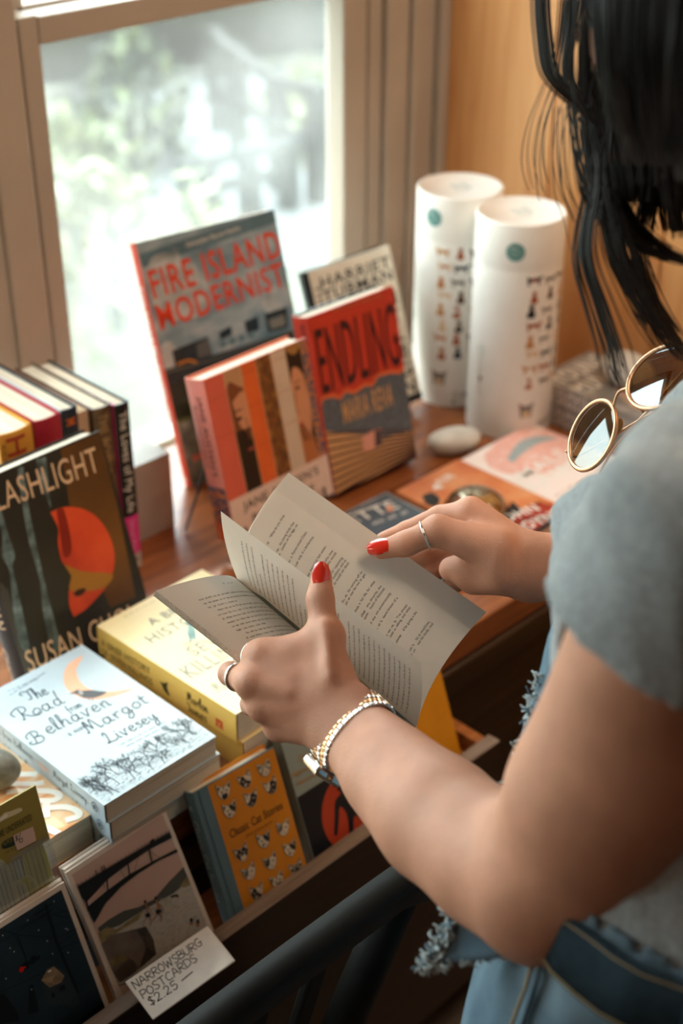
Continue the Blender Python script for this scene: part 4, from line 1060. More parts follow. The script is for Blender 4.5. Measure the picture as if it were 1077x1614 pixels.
# --- orange book with glowing letters, lower left
LK = print_mat('orange_swirl_print', [(0.3, '#f0d4b2'), (0.5, '#ebb987'), (0.62, '#de9352'), (0.72, '#c97a3c')], 16, 5, (1, 2, 1), 0.4, 1.5); NEON = C_('neon_white_print', '#f4ede2')
def a_luck(a, f):
    z = lambda x, y: f.uv(x / 5.983, 1180 + y / 5.983)
    for pts in ([(-120, 250), (0, 245), (330, 240)], [(-120, 335), (0, 330), (300, 335), (392, 322)], [(80, 412), (200, 400), (480, 405), (560, 445), (500, 490), (300, 490)], [(440, 490), (435, 640)], [(490, 560), (620, 555), (725, 590), (740, 640), (640, 675)], [(400, 735), (450, 760), (540, 800)]):
        a.line([z(*p) for p in pts], 0.0068, NEON, True); a.up()
LB = at(143, 1282, 0.035)
book('paperback_book', 'orange and white paperback with glowing letters lying at the left edge', Frame((LB[0] - 0.152, LB[1] - 0.001, 0.035), (1, 0, 0), (0, 1, 0)), 0.152, 0.2285, 0.0345, False, LK, LK, LK, PAGES, a_luck)

# --- flat books on the right
bt = np.array([1.0, 0, 0])
JB = print_mat('orange_sand_print', [(0.3, '#c4693a'), (0.5, '#d4814e'), (0.7, '#dc9868')], 20, 3)
def a_john(a, f):
    z = lambda x, y: f.uv(540 + x / 2.992, 740 + y / 2.992)
    W, H = .1215, .194
    a.poly([z(800, 150), z(850, 190), z(930, 150), z(1060, 195), (W, .034), (W, .001), (.03, .001), z(740, 250)], HK); a.up()
    a.poly([z(850, 190), z(940, 155), z(1010, 185), z(1000, 240), (0.1, .012), (.05, .01), z(790, 240)], C_('ember_red_print', '#a03424')); a.up()
    a.text('JOHN', z(745, 262), z(935, 190), 0.016, WHITE, 1); a.text('BOYNE', z(840, 300), z(1045, 215), 0.017, WHITE, 1)
    a.poly(smooth_line([z(375, 125), z(420, 110), z(460, 140), z(440, 175), z(395, 165)], 3), HK); a.poly([z(428, 70), z(485, 85), z(430, 98)], WHITE); a.line([z(385, 165), z(330, 215)], .003, HK)
    a.text('AIR', (0.05, .165), (.085, .165), 0.012, WHITE, 1)
book('paperback_book', 'orange paperback with black silhouettes lying under the shiny dome paperweight', Frame((1.160, 0.868, 0.0165), (1, 0.0, 0), (0, 1, 0)), 0.1215, 0.194, 0.016, False, JB, JB, HK, PAGES, a_john)
SMW = print_mat('pale_pink_print', [(0.3, '#efe3dc'), (0.6, '#f1e0d8'), (0.75, '#e6bfb2')], 30, 4)
def a_small(a, f):
    z = lambda x, y: f.uv(520 + x / 1.9336, 520 + y / 1.9336)
    PK = print_mat('pink_haze_print', [(0.3, '#e8c0b4'), (0.5, '#e6a898'), (0.7, '#efd8cf')], 50, 5)
    a.poly(smooth_line([z(470, 380), z(540, 320), z(640, 300), z(720, 330), z(740, 380), z(680, 430), z(560, 440), z(490, 420), z(470, 380)], 3), PK); a.up()
    a.poly(smooth_line([z(540, 395), z(575, 345), z(630, 325), z(695, 330), z(640, 345), z(590, 375), z(560, 405)], 3), C_('grey_teal_print', '#9aa6a6')); a.up()
    a.text('SMALL', z(570, 472), z(735, 378), 0.021, WHITE, 1); a.text('RAIN', z(618, 495), z(760, 415), 0.021, WHITE, 1); a.words(z(690, 510), z(780, 460), .006, C_('pink_grey_print', '#b9988c'), 4)
book('paperback_book', 'pale pink and white paperback lying in front of the white tubes', Frame((1.2825, 0.846, 0.0162), (1, 0.0, 0), (0, 1, 0)), 0.15, 0.2125, 0.0155, False, SMW, SMW, SMW, PAGES, a_small)
TTE = C_('slate_blue_cover', '#4c5862')
def a_tte(a, f):
    z = lambda x, y: f.uv(540 + x / 2.992, 740 + y / 2.992)
    a.text('LETTE', z(-10, 280), z(275, 178), 0.0215, C_('pale_print', '#dcd6cd'), 1); a.words(z(150, 262), z(320, 200), 0.008, C_('pale_print'), 9); a.words(z(90, 170), z(175, 130), .003, C_('pale_print'), 5); a.up()
    a.poly([z(205, 175), z(235, 168), z(240, 195), z(212, 200)], C_('coral_print', '#d8906c'))
    a.line([(.003, .003), (.129, .003), (.129, .195), (.003, .195), (.003, .003)], .0012, C_('pale_print'))
book('paperback_book', 'slate blue paperback with white capitals lying beyond the open book', Frame((1.018, 0.878, 0.0145), (1, -0.02, 0), (0.02, 1, 0)), 0.132, 0.198, 0.014, False, TTE, TTE, TTE, PAGES, a_tte)

# --- stack of two YOUNG MUNGO
YM = print_mat('grey_photo_print', [(0.3, '#6a6865'), (0.5, '#8a8681'), (0.62, '#aaa49d'), (0.75, '#ddd6cd')], 22, 5, (1, 1, 1), 0.3)
YMS = print_mat('grey_spine_print', [(0.3, '#7a746e'), (0.7, '#97908a')], 40, 4)
def a_ym(a, f):
    a.text('YOUNG', (0.008, .168), (.120, .168), 0.030, WHITE, 1); a.text('MUNGO', (0.008, .128), (.120, .128), 0.030, WHITE, 1)
    a.poly(smooth_line([(.02, .06), (.05, .11), (.09, .115), (.11, .08), (.09, .04), (.05, .03)], 3), C_('pink_photo_print', '#c9a592'))
def s_ym(a, f):
    P = C_('rose_white_print', '#e6d6cc'); a.text('YOUNG', (0.016, 0.0172), (0.092, 0.0172), 0.0108, P, 1); a.text('MUNGO', (0.016, 0.0040), (0.096, 0.0040), 0.0108, P, 1); a.text('DOUGLAS STUART', (0.115, 0.009), (0.195, 0.009), 0.009, P, 1)
for i, lab in enumerate(('grey paperback with white lettering lying on its twin by the orange wall', 'grey paperback with white lettering underneath its twin by the orange wall')):
    book('paperback_book', lab, Frame((1.4735, 0.878, 0.0620 - 0.0309 * i), (1, 0.0, 0), (0, 1, 0)), 0.128, 0.2105, 0.0304, False, YM, YMS, YMS, PAGES, a_ym if i == 0 else None, s_ym, 'pair of grey paperbacks')

# ---------------------------------------------------------------- things in the tray
TZ = -0.1115                                    # tray floor
def lean_frame(px_bl, px_br, z_ref, back, rise):
    """face through two pixels of height z_ref, leaning back, carried down to the tray floor"""
    a = at(*px_bl, z_ref); b = at(*px_br, z_ref); ex = b - a; ex[2] = 0; ex /= np.linalg.norm(ex)
    ey = np.array([-ex[1], ex[0], 0]) * back + np.array([0, 0, rise]); ey /= np.linalg.norm(ey)
    o = a - ey * ((a[2] - TZ - 0.0015) / ey[2])
    return Frame(o, ex, ey)

# CLASSIC CAT STORIES
CAT_OR = C_('cat_orange_cover', '#d08420', 0.4); CAT_TEAL = C_('cat_teal_spine', '#5b7986', 0.5); CREAM_P = C_('cat_cream', '#d9cbb4'); CAT_K = C_('cat_black', '#1f2228')
def cat_head(a, c, s, rot, base, patch, seed):
    rr = random.Random(seed); cr, sr = math.cos(rot), math.sin(rot)
    T = lambda x, y: (c[0] + s * (x * cr - y * sr), c[1] + s * (x * sr + y * cr))
    out = [(-.42, .0), (-.46, .55), (-.16, .32), (.16, .32), (.46, .55), (.42, .0), (.25, -.33), (0, -.46), (-.25, -.33)]
    l0 = a.l
    a.poly([T(x * 1.07, y * 1.07) for x, y in out], CREAM_P if base is CAT_K else CAT_K); a.up()
    a.poly([T(*p) for p in out], base); a.up()
    for sgn in (-1, 1):
        a.poly([T(sgn * .4, .1), T(sgn * .41, .44), T(sgn * .24, .29)], patch)
    k = rr.randrange(4)
    if k == 0: a.poly([T(-.42, .05), T(-.15, .31), T(-.02, .3), T(-.08, -.02), T(-.3, -.18)], patch)
    elif k == 1: a.poly([T(.42, .05), T(.15, .31), T(-.05, .3), T(.05, 0), T(.3, -.2)], patch); a.poly([T(-.2, -.2), T(-.05, -.1), T(-.1, -.4)], patch)
    elif k == 2:
        for q in (-.24, -.08, .08, .24): a.line([T(q, .3), T(q * .7, .12)], s * .055, patch)
        for sg in (-1, 1):
            for yy in (-.05, -.15): a.line([T(sg * .4, yy), T(sg * .2, yy - .03)], s * .05, patch)
    else: a.poly([T(-.18, -.1), T(.18, -.1), T(.2, -.33), T(0, -.44), T(-.2, -.33)], patch); a.poly([T(-.04, .3), T(.04, .3), T(0, 0)], patch)
    a.up()
    E_ = CREAM_P if base is CAT_K else C_('cat_eye', '#5b6a3a')
    for sgn in (-1, 1): a.ell(*T(sgn * .17, .03), s * .085, s * .055, E_, rot, 10)
    a.poly([T(-.06, -.13), T(.06, -.13), T(0, -.2)], C_('cat_nose', '#a87868')); a.line([T(-.12, -.3), T(0, -.24), T(.12, -.3)], s * .03, patch); a.up()
    for sgn in (-1, 1): a.ell(*T(sgn * .17, .03), s * .03, s * .05, CAT_K, rot, 8)
    a.l = l0
def a_cat(a, f):
    z = lambda x, y: f.uv(250 + x / 3.077, 1130 + y / 3.077)
    W, H = .0975, .142
    u0 = z(240, 345)[0]
    a.rect(u0, 0.0005, W - 0.0004, H - 0.0005, CAT_OR); a.up(); a.up()
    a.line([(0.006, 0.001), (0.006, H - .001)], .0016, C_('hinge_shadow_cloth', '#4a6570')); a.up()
    lst = [((316, 362), 0, 0), ((420, 308), 1, 1), ((514, 252), 0, 2), ((345, 452), 0, 0), ((448, 398), 1, 3), ((545, 337), 1, 2), ((404, 662), 1, 2), ((510, 598), 0, 2), ((604, 540), 0, 1), ((440, 755), 0, 3), ((543, 704), 0, 0), ((637, 640), 0, 2), ((476, 852), 1, 1), ((577, 795), 0, 2), ((668, 735), 1, 0), ((700, 830), 0, 1), ((610, 890), 1, 3)]
    for i, (p, dark, k) in enumerate(lst):
        c = z(*p)
        if not (u0 + .008 < c[0] < W - .007 and 0.008 < c[1] < H - .006): continue
        cat_head(a, c, 0.0165, (-.12, .1, .05, -.08)[i % 4], CAT_K if dark else CREAM_P, CREAM_P if dark else C_('cat_grey', '#6b625c') if k % 2 else CAT_K, i * 7 + k)
    a.text('Classic Cat Stories', z(350, 590), z(603, 443), 0.0085, CAT_K); a.text('Edited by Becky Brown', z(425, 584), z(551, 512), 0.003, C_('cat_brown_ink', '#7a4a14'))
def s_cat(a, f):
    G = C_('pale_foil', '#a9bcc2'); a.text('Classic Cat Stories', (0.030, 0.0052), (0.118, 0.0052), 0.0072, G); a.ell(.016, .0085, .002, .002, G); a.ell(.0185, .007, .001, .001, G); a.ell(.0185, .010, .001, .001, G)
fr = lean_frame((362, 1443.6), (484, 1364), -0.093, 0.046, 0.1205)
book('small_hardcover_book', 'small orange and teal hardcover covered with cat faces, standing in the tray', fr, 0.0975, 0.149, 0.0175, True, CAT_TEAL, CAT_TEAL, CAT_OR, PAGES, a_cat, s_cat)

# GREEK HEROES
GR = C_('sage_cover', '#8f9a92', 0.45); GRO = C_('bronze_print', '#b98a4c'); VASE = C_('vase_red', '#b5432a')
def a_greek(a, f):
    z = lambda x, y: f.uv(250 + x / 3.077, 1130 + y / 3.077)
    W, H = .0975, .142
    v0 = z(640, 412)[1]; v0 = min(max(v0, .06), .11)
    a.rect(0.0005, 0.0005, W - .0005, v0, CAT_K); a.up()
    c = (0.058, v0 - .046)
    a.ell(c[0], c[1], .037, .042, VASE, 0, 40); a.up()
    T = lambda x, y: (c[0] + x * .037, c[1] + y * .042)
    fig = [(-.05, .78), (.1, .9), (.3, .8), (.28, .6), (.5, .55), (.85, .62), (.9, .5), (.5, .38), (.35, .3), (.35, .0), (.5, -.25), (.75, -.4), (.7, -.6), (.4, -.45), (.1, -.2), (-.05, -.5), (-.15, -.85), (-.35, -.8), (-.2, -.4), (-.15, .0), (-.3, .25), (-.45, -.05), (-.62, -.35), (-.72, -.3), (-.55, .1), (-.4, .45), (-.15, .55), (-.25, .7)]
    a.poly(smooth_line([T(*p) for p in fig + fig[:1]], 3)[:-1], CAT_K); a.line([T(.7, -.1), T(.85, .1), T(.8, .3), T(.6, .2)], .002, CAT_K, True); a.line([T(-.3, .82), T(-.05, .72)], .002, CAT_K); a.up()
    a.line([T(.05, .5), T(.2, .1), T(.15, -.1)], .0007, VASE, True); a.line([T(.15, .75), T(.2, .7)], .0008, VASE)
    a.text('Greek', z(682, 222), z(768, 172), 0.0075, GRO); a.text('Heroes and', z(648, 302), z(820, 205), 0.0075, GRO); a.text('Heroines', z(672, 335), z(800, 262), 0.0050, GRO)
fr = lean_frame((494, 1351), (612, 1270), -0.095, 0.044, 0.1205)
book('small_hardcover_book', 'small sage hardcover with a black figure on a red disc, standing in the tray', fr, 0.0975, 0.149, 0.016, True, GR, GR, GR, PAGES, a_greek)

# amber cover at the right end of the tray
AMB = C_('amber_cover', '#d08a1c', 0.45)
yb = at(724, 1176, -0.095); ye = np.array([0.0, 0.043, 0.118]); ye /= np.linalg.norm(ye)
yo = yb - ye * ((yb[2] - TZ - 0.0008) / ye[2])
book('paperback_book', 'plain amber book standing at the right end of the tray behind the open book', Frame(yo - np.array([0.128, 0, 0]), (1, 0.0, 0), ye), 0.128, 0.178, 0.012, False, AMB, AMB, AMB, PAGES)

# postcards
CARD = C_('card_white', '#dcd2c8', 0.5); CARD_E = M('card_edges', '#e9e6e0', rough=0.7)
def picture_card(a, f, W, H, night):
    if night:
        z = lambda x, y: f.uv(x / 5.385, 1380 + y / 5.385)
        N0 = print_mat('night_sky_print', [(0.3, '#15222b'), (0.7, '#1d2d37')], 30, 3, rough=0.3); NK = C_('night_black', '#0c1216', 0.3)
        i = 0.0048; a.rect(i, i, W - i, H - i, N0); a.up()
        def L(pts, w): a.line([z(*p) for p in pts], w, NK)
        a.poly([(i, i), (W - i, i), (W - i, .020), (.06, .014), (i, .03)], NK)
        a.poly([z(360, 900), z(430, 800), z(520, 790), z(640, 900), z(680, 1100), z(390, 1100)], C_('night_house', '#2b343a', 0.3)); a.up()
        a.poly([z(350, 890), z(400, 790), z(455, 770), z(545, 850), z(520, 905), z(420, 950)], C_('lamp_glow_print', '#8c7a60', 0.3, 0.15, 90)); a.up()
        a.poly([z(345, 885), z(465, 842), z(440, 900), z(475, 918)], C_('roof_print', '#a58e6c')); a.poly([z(398, 812), z(430, 795), z(437, 808), z(408, 822)], WHITE)
        for x, y in ((430, 1000), (500, 945), (520, 935)): a.poly([z(x, y), z(x + 26, y - 14), z(x + 36, y + 26), z(x + 10, y + 40)], NK)
        a.poly([z(-30, 1010), z(40, 1010), z(150, 1160), z(160, 1230), z(-10, 1260)], NK); a.poly([z(250, 930), z(280, 925), z(330, 1150), z(230, 1180)], NK)
        L([(385, 250), (470, 540), (560, 760), (660, 990)], .0028); L([(300, 330), (430, 245)], .0014); L([(340, 350), (440, 290)], .0012)
        for p in ([(-60, 440), (130, 500), (480, 530), (650, 450)], [(-60, 600), (380, 330)], [(60, 480), (390, 340), (560, 300)], [(430, 320), (580, 360)], [(440, 430), (600, 390)], [(0, 990), (350, 830), (520, 720)], [(130, 510), (215, 700)], [(480, 600), (640, 480)], [(500, 620), (660, 560)]): L(p, .0005)
        L([(150, 510), (220, 720)], .001); L([(160, 790), (330, 690)], .003); a.poly([z(255, 690), z(300, 670), z(310, 730), z(265, 755)], NK); a.poly([z(195, 740), z(235, 722), z(245, 780), z(205, 800)], NK); a.up()
        a.ell(*z(178, 795), .0022, .0024, M('red_lamp_print', '#e01818', rough=0.3)); a.line([z(165, 790), z(210, 775)], .0016, M('red_lamp_print'))
        for x, y in ((232, 377), (20, 507), (325, 462), (455, 218), (398, 553), (572, 457), (82, 615), (117, 645), (443, 662), (575, 652), (48, 873), (555, 450), (265, 965)): a.ell(*z(x, y), .0005, .0005, WHITE, 0, 6)
        for k in range(60):
            rr = random.Random(k); p = z(rr.uniform(420, 780), rr.uniform(990, 1230)); 
            if i < p[0] < W - i - .003 and i < p[1] < .04: a.ell(p[0], p[1], rr.uniform(.0006, .0016), rr.uniform(.0006, .0014), C_('night_leaf', '#232d30', 0.3), 0, 6)
    else:
        z = lambda x, y: f.uv(x / 2.564, 1180 + y / 2.564)
        i = 0.0046
        a.rect(i, i, W - i, H - i, C_('dusk_sky_print', '#c3aaa0', 0.35)); a.up()
        K = C_('bridge_black_print', '#14191b', 0.35)
        def cl(p): return (min(max(p[0], i), W - i), min(max(p[1], i), H - i))
        def P(pts, mat, sm=False):
            q = [cl(z(*p)) for p in pts]; a.poly(smooth_line(q, 3) if sm else q, mat)
        P([(395, 725), (440, 690), (500, 655), (560, 640), (620, 610), (680, 540), (745, 475), (772, 520), (860, 740), (700, 900), (480, 960)], C_('hill_print', '#4c524e', 0.35)); a.up()
        P([(395, 745), (480, 715), (600, 640), (700, 585), (770, 530), (860, 745), (700, 880), (480, 955)], print_mat('water_print', [(0.4, '#b9b9b3'), (0.6, '#adafaa'), (0.7, '#a0a39f')], 160, 2, (1, 3, 1))); a.up()
        P([(395, 745), (430, 720), (470, 730), (540, 680), (580, 650), (560, 690), (470, 745), (410, 790)], C_('bank_print', '#8a8058', 0.35, 0.2, 120))
        P([(725, 560), (770, 500), (785, 540), (745, 560)], C_('bank_print')); a.up()
        P([(405, 790), (450, 752), (520, 735), (585, 718), (615, 770), (628, 830), (560, 890), (480, 945), (450, 900)], C_('rock_print', '#6f665e', 0.35, 0.12, 60)); P([(550, 735), (588, 718), (618, 770), (630, 830), (560, 890), (590, 800)], C_('rock_shade_print', '#3f3c3a', 0.35))
        P([(435, 850), (500, 820), (515, 850), (450, 885)], C_('bank_print')); P([(455, 905), (520, 850), (550, 860), (550, 900), (485, 945)], C_('rock_print')); a.up()
        P([(312, 556), (500, 443), (690, 332), (702, 354), (600, 408), (510, 470), (430, 530), (346, 622), (328, 600)], K)
        P([(350, 640), (430, 574), (520, 508), (620, 452), (722, 398), (724, 412), (640, 452), (560, 502), (485, 560), (424, 626), (380, 704), (366, 680)], K); a.up()
        for p, w in (([(346, 610), (356, 655)], .0016), ([(430, 525), (434, 580)], .0014), ([(515, 465), (522, 515)], .0014), ([(600, 405), (612, 460)], .0014)): a.line([cl(z(*q)) for q in p], w, K)
        for q in ([(330, 590), (350, 620)], [(400, 520), (420, 560)], [(480, 480), (500, 520)], [(560, 430), (540, 500)], [(600, 410), (640, 440)]): a.line([cl(z(*p)) for p in q], .0004, C_('truss_line', '#33393b'))
        a.line([cl(z(312, 552)), cl(z(500, 440)), cl(z(688, 328))], .0004, K)
        for k in range(24):
            t = k / 23; x = 315 + 370 * t; y = 556 - 222 * t; a.line([cl(z(x, y)), cl(z(x - 4, y - 12))], .0003, K)
        for x, y in ((388, 512), (412, 497), (421, 492)): a.line([cl(z(x, y)), cl(z(x - 4, y - 20))], .0011, K); 
        a.ell(*cl(z(612, 378)), .0035, .002, K, .5)
        SKP = C_('swimmer_skin_print', '#a5765c'); 
        for (x, y), s in (((590, 640), .8), ((632, 625), 1.0)):
            a.line([z(x - 2 * s, y - 12), z(x + 6 * s, y + 15), z(x + 5 * s, y + 35)], .0022 * s, SKP); a.line([z(x + 5 * s, y + 35), z(x + 18, y + 52), z(x + 16, y + 72)], .0013 * s, SKP); a.line([z(x + 3 * s, y + 35), z(x - 8, y + 55), z(x - 16, y + 70)], .0012 * s, SKP)
            a.line([z(x, y), z(x + 18 * s, y + 8), z(x + 26 * s, y + 24)], .0009, SKP); a.up(); a.poly([z(x - 6, y + 28), z(x + 16 * s, y + 22), z(x + 20 * s, y + 38), z(x - 2, y + 42)], K); a.ell(*z(x - 6, y - 22), .0013, .0016, K)
        for x, y in ((770, 692), (797, 698)): a.ell(*z(x, y), .0017, .0021, K); a.poly([z(x - 8, y + 8), z(x + 8, y + 6), z(x + 6, y + 20), z(x - 6, y + 22)], SKP)
        a.line([z(690, 598), z(708, 592), z(716, 596)], .0018, K, True)
        rr = random.Random(4)
        for _ in range(34):
            x, y = rr.uniform(640, 820), rr.uniform(600, 820); p = z(x, y)
            if i < p[0] < W - i - .004 and i < p[1] < H - i: a.line([p, (p[0] + rr.uniform(.0015, .0035), p[1])], .0007, C_('ripple_print', '#8d918c'))
def card_stack(nm, label, fr, W, H, night):
    """the front card and those standing behind it, each a card of its own"""
    out = []
    n = 3 if night else 4
    for k in range(n):
        jx, jy = (0, 0) if k == 0 else (rng.uniform(-.0012, .0012), rng.uniform(0, .0016))
        f2 = Frame(fr.o + np.array([0, 0.0025, 0]) * k + fr.ex * jx + fr.ey * jy, fr.ex, fr.ey)
        root = empty('postcard', label if k == 0 else label2[night], 'postcard', mat=f2.matrix(), group=('night street postcards' if night else 'bridge bathing postcards'))
        m = MB(); m.box(0, W, 0, H, -0.0016, 0, CARD)
        if k == 0: picture_card(Art(m, None, 0.00015, (0.0003, 0.0003, W - 0.0003, H - 0.0003)), f2, W, H, night)
        m.build('card', root)
label2 = {True: 'blank edge of a white card in the stack behind the night street postcard', False: 'blank edge of a white card in the stack behind the bridge postcard'}
P2 = lean_frame((187, 1574), (337, 1461), -0.098, 0.0530, 0.1039)
card_stack('postcard', 'postcard of two bathers jumping into a river beneath a black bridge, front of its stack', P2, 0.1135, 0.142, False)
b1 = at(171, 1580, -0.096); e1 = np.array([0, 0.0436, 0.1039]); e1 /= np.linalg.norm(e1); b1 = b1 - e1 * ((b1[2] - TZ - 0.002) / e1[2])
P1 = Frame(b1 - np.array([0.1135, 0, 0]), (1, 0, 0), e1)
card_stack('postcard', 'postcard of a dark night street with a red traffic light, front of its stack', P1, 0.1135, 0.138, True)

# kraft-topped clear packet of cactus stickers leaning behind the night postcards
pbot = at(154, 1577, -0.085) + np.array([.012, .036, 0]); ptop = at(41, 1246, 0.108)
pe = ptop - pbot; pe /= np.linalg.norm(pe); pf0 = ptop - pe * ((ptop[2] - (TZ + 0.003)) / pe[2]); L = float(np.linalg.norm(ptop - pf0))
PF = Frame(pf0 - np.array([0.105, 0, 0]), (1, 0, 0), pe)
pk = empty('sticker_packet', 'clear packet of cactus cutouts with an olive header card and a $6 sticker', 'packet', mat=PF.matrix())
OLC = C_('olive_header', '#8f8240', 0.5); m = MB(); W = .105
z = lambda x, y: PF.uv(x / 5.983, 1180 + y / 5.983)
hb = z(450, 860)[1]
m.box(0, W, hb, L, -0.0012, 0.0006, OLC); a = Art(m, lambda u, v, l: (u, v, l + .0006), 0.00015, (.0003, hb + .0003, W - .0003, L - .0003))
hole = [z(-60, 660), z(0, 640), z(40, 600), z(90, 590), z(180, 555), z(208, 580), z(130, 625), z(60, 655), z(0, 690), z(-60, 720)]
a.poly(smooth_line(hole, 2), C_('header_slot', '#cfc9a2')); a.up(); a.poly(smooth_line([z(-40, 672), z(20, 640), z(50, 610), z(68, 635), z(20, 665), z(-40, 695)], 2), WHITE)
a.text('MY BARKS ARE UNDERRATED', z(-215, 950), z(300, 668), 0.0062, C_('olive_ink', '#3d3a22'))
a.poly(smooth_line([z(8, 910), z(30, 870), z(140, 820), z(145, 895), z(60, 935), z(20, 940)], 3), C_('green_pill', '#28352a')); a.up(); a.text('HUMOR', z(28, 915), z(115, 873), .004, OLC)
a.words(z(50, 980), z(240, 905), .002, C_('olive_ink'), 4); a.build_ = None
m.build('header_card', pk)
m = MB(); a = Art(m, lambda u, v, l: (u, v, l + .0013)); a.poly(smooth_line([z(118, 830), z(135, 805), z(285, 738), z(305, 740), z(330, 845), z(318, 870), z(175, 945), z(150, 940), z(118, 830)], 2), C_('price_sticker', '#cdb2a6')); a.up()
a.script('$', z(140, 865), z(160, 856), .0045, .0006, INK); a.script('6', z(180, 885), z(205, 872), .009, .0006, INK); o = m.build('price_sticker', pk); o['label'] = 'pink sticker reading $6'
CACT = [C_('cactus_green', '#a3a142', 0.5), C_('cactus_grey', '#a3a896', 0.5)]; lay = [-.0012]
def cactus(cx, cy0, w, h, k):
    m = MB(); lay[0] += .0004; a = Art(m, lambda u, v, l: (u, v, l + lay[0]))
    P = smooth_line([(cx - w, cy0), (cx - w, cy0 + h * .6), (cx - w * .6, cy0 + h * .93), (cx, cy0 + h), (cx + w * .6, cy0 + h * .93), (cx + w, cy0 + h * .6), (cx + w, cy0)], 4)
    a.poly(P, CACT[k]); a.line(P, .0005, C_('cactus_rim', '#c9c68a')); a.up()
    for t in (-.6, -.2, .2, .6): a.line([(cx + w * t, cy0), (cx + w * t, cy0 + h * (.9 - .25 * abs(t)))], .0004, C_('cactus_line', '#3c3a1c'))
    m.build('cactus_cutout', pk)
q = z(250, 1290); cactus(q[0] - .004, q[1], .009, .045, 1); q = z(400, 1290); cactus(q[0], q[1] - .01, .0115, .064, 0); q = z(270, 1400); cactus(q[0], q[1] - .01, .010, .030, 0); q = z(180, 1420); cactus(q[0], q[1] - .01, .009, .028, 1); q = z(30, 1330); cactus(max(q[0], .012), q[1] - .02, .010, .05, 1); cactus(W - .014, .004, .010, .06, 0)
CL = bpy.data.materials.new('clear_film'); CL.use_nodes = True; nt = CL.node_tree; nt.nodes.clear()
o_ = nt.nodes.new('ShaderNodeOutputMaterial'); t_ = nt.nodes.new('ShaderNodeBsdfTransparent'); g_ = nt.nodes.new('ShaderNodeBsdfGlossy'); g_.inputs['Roughness'].default_value = .12; d_ = nt.nodes.new('ShaderNodeBsdfDiffuse'); d_.inputs[0].default_value = (.6, .6, .58, 1)
m1 = nt.nodes.new('ShaderNodeMixShader'); m2 = nt.nodes.new('ShaderNodeMixShader'); m1.inputs[0].default_value = .05; m2.inputs[0].default_value = .10
nt.links.new(t_.outputs[0], m1.inputs[1]); nt.links.new(d_.outputs[0], m1.inputs[2]); nt.links.new(m1.outputs[0], m2.inputs[1]); nt.links.new(g_.outputs[0], m2.inputs[2]); nt.links.new(m2.outputs[0], o_.inputs[0])
m = MB(); m.box(0, W, 0, hb + .006, 0.0022, 0.0026, CL); m.box(0, W, 0, hb + .004, -.0028, -.0024, CL); m.build('clear_bag', pk)

# hand-lettered price card clipped on the tray's front rail
sc = [at(191, 1552.5, -0.068), at(321.8, 1462.8, -0.068)]
sx = sc[1] - sc[0]; sx[2] = 0; sxn = sx / np.linalg.norm(sx)
bl_ = at(241.8, 1607, -0.0835); sy = sc[0] - bl_
SW = float(np.linalg.norm(sx)); SH = float(np.linalg.norm(sy))
SF = Frame(sc[0] - sy, sx, sy)
sg = empty('price_card', 'white hand lettered postcard price card leaning on the tray rail', 'sign', mat=SF.matrix())
m = MB(); m.rbox(0, SW, 0, SH, -0.0022, 0, 0.001, M('white_plastic', '#e9e6df', rough=0.3), 2); a = Art(m)
z = lambda x, y: SF.uv(x / 2.564, 1180 + y / 2.564)
PEN = C_('marker_ink', '#1b1f22')
up_ = lambda A, B: None
a.script('NARROWSBURG', z(548, 972), z(822, 792), .0076, .0009, PEN, .05, .05, .14, 3); a.script('POSTCARDS', z(580, 1010), z(800, 858), .0076, .0009, PEN, .05, .05, .14, 4); a.script('$2.25', z(612, 1040), z(722, 966), .0076, .0009, PEN, .04, .05, .2, 5); a.line([z(735, 938), z(778, 902)], .0011, PEN)
m.build('card_face', sg)

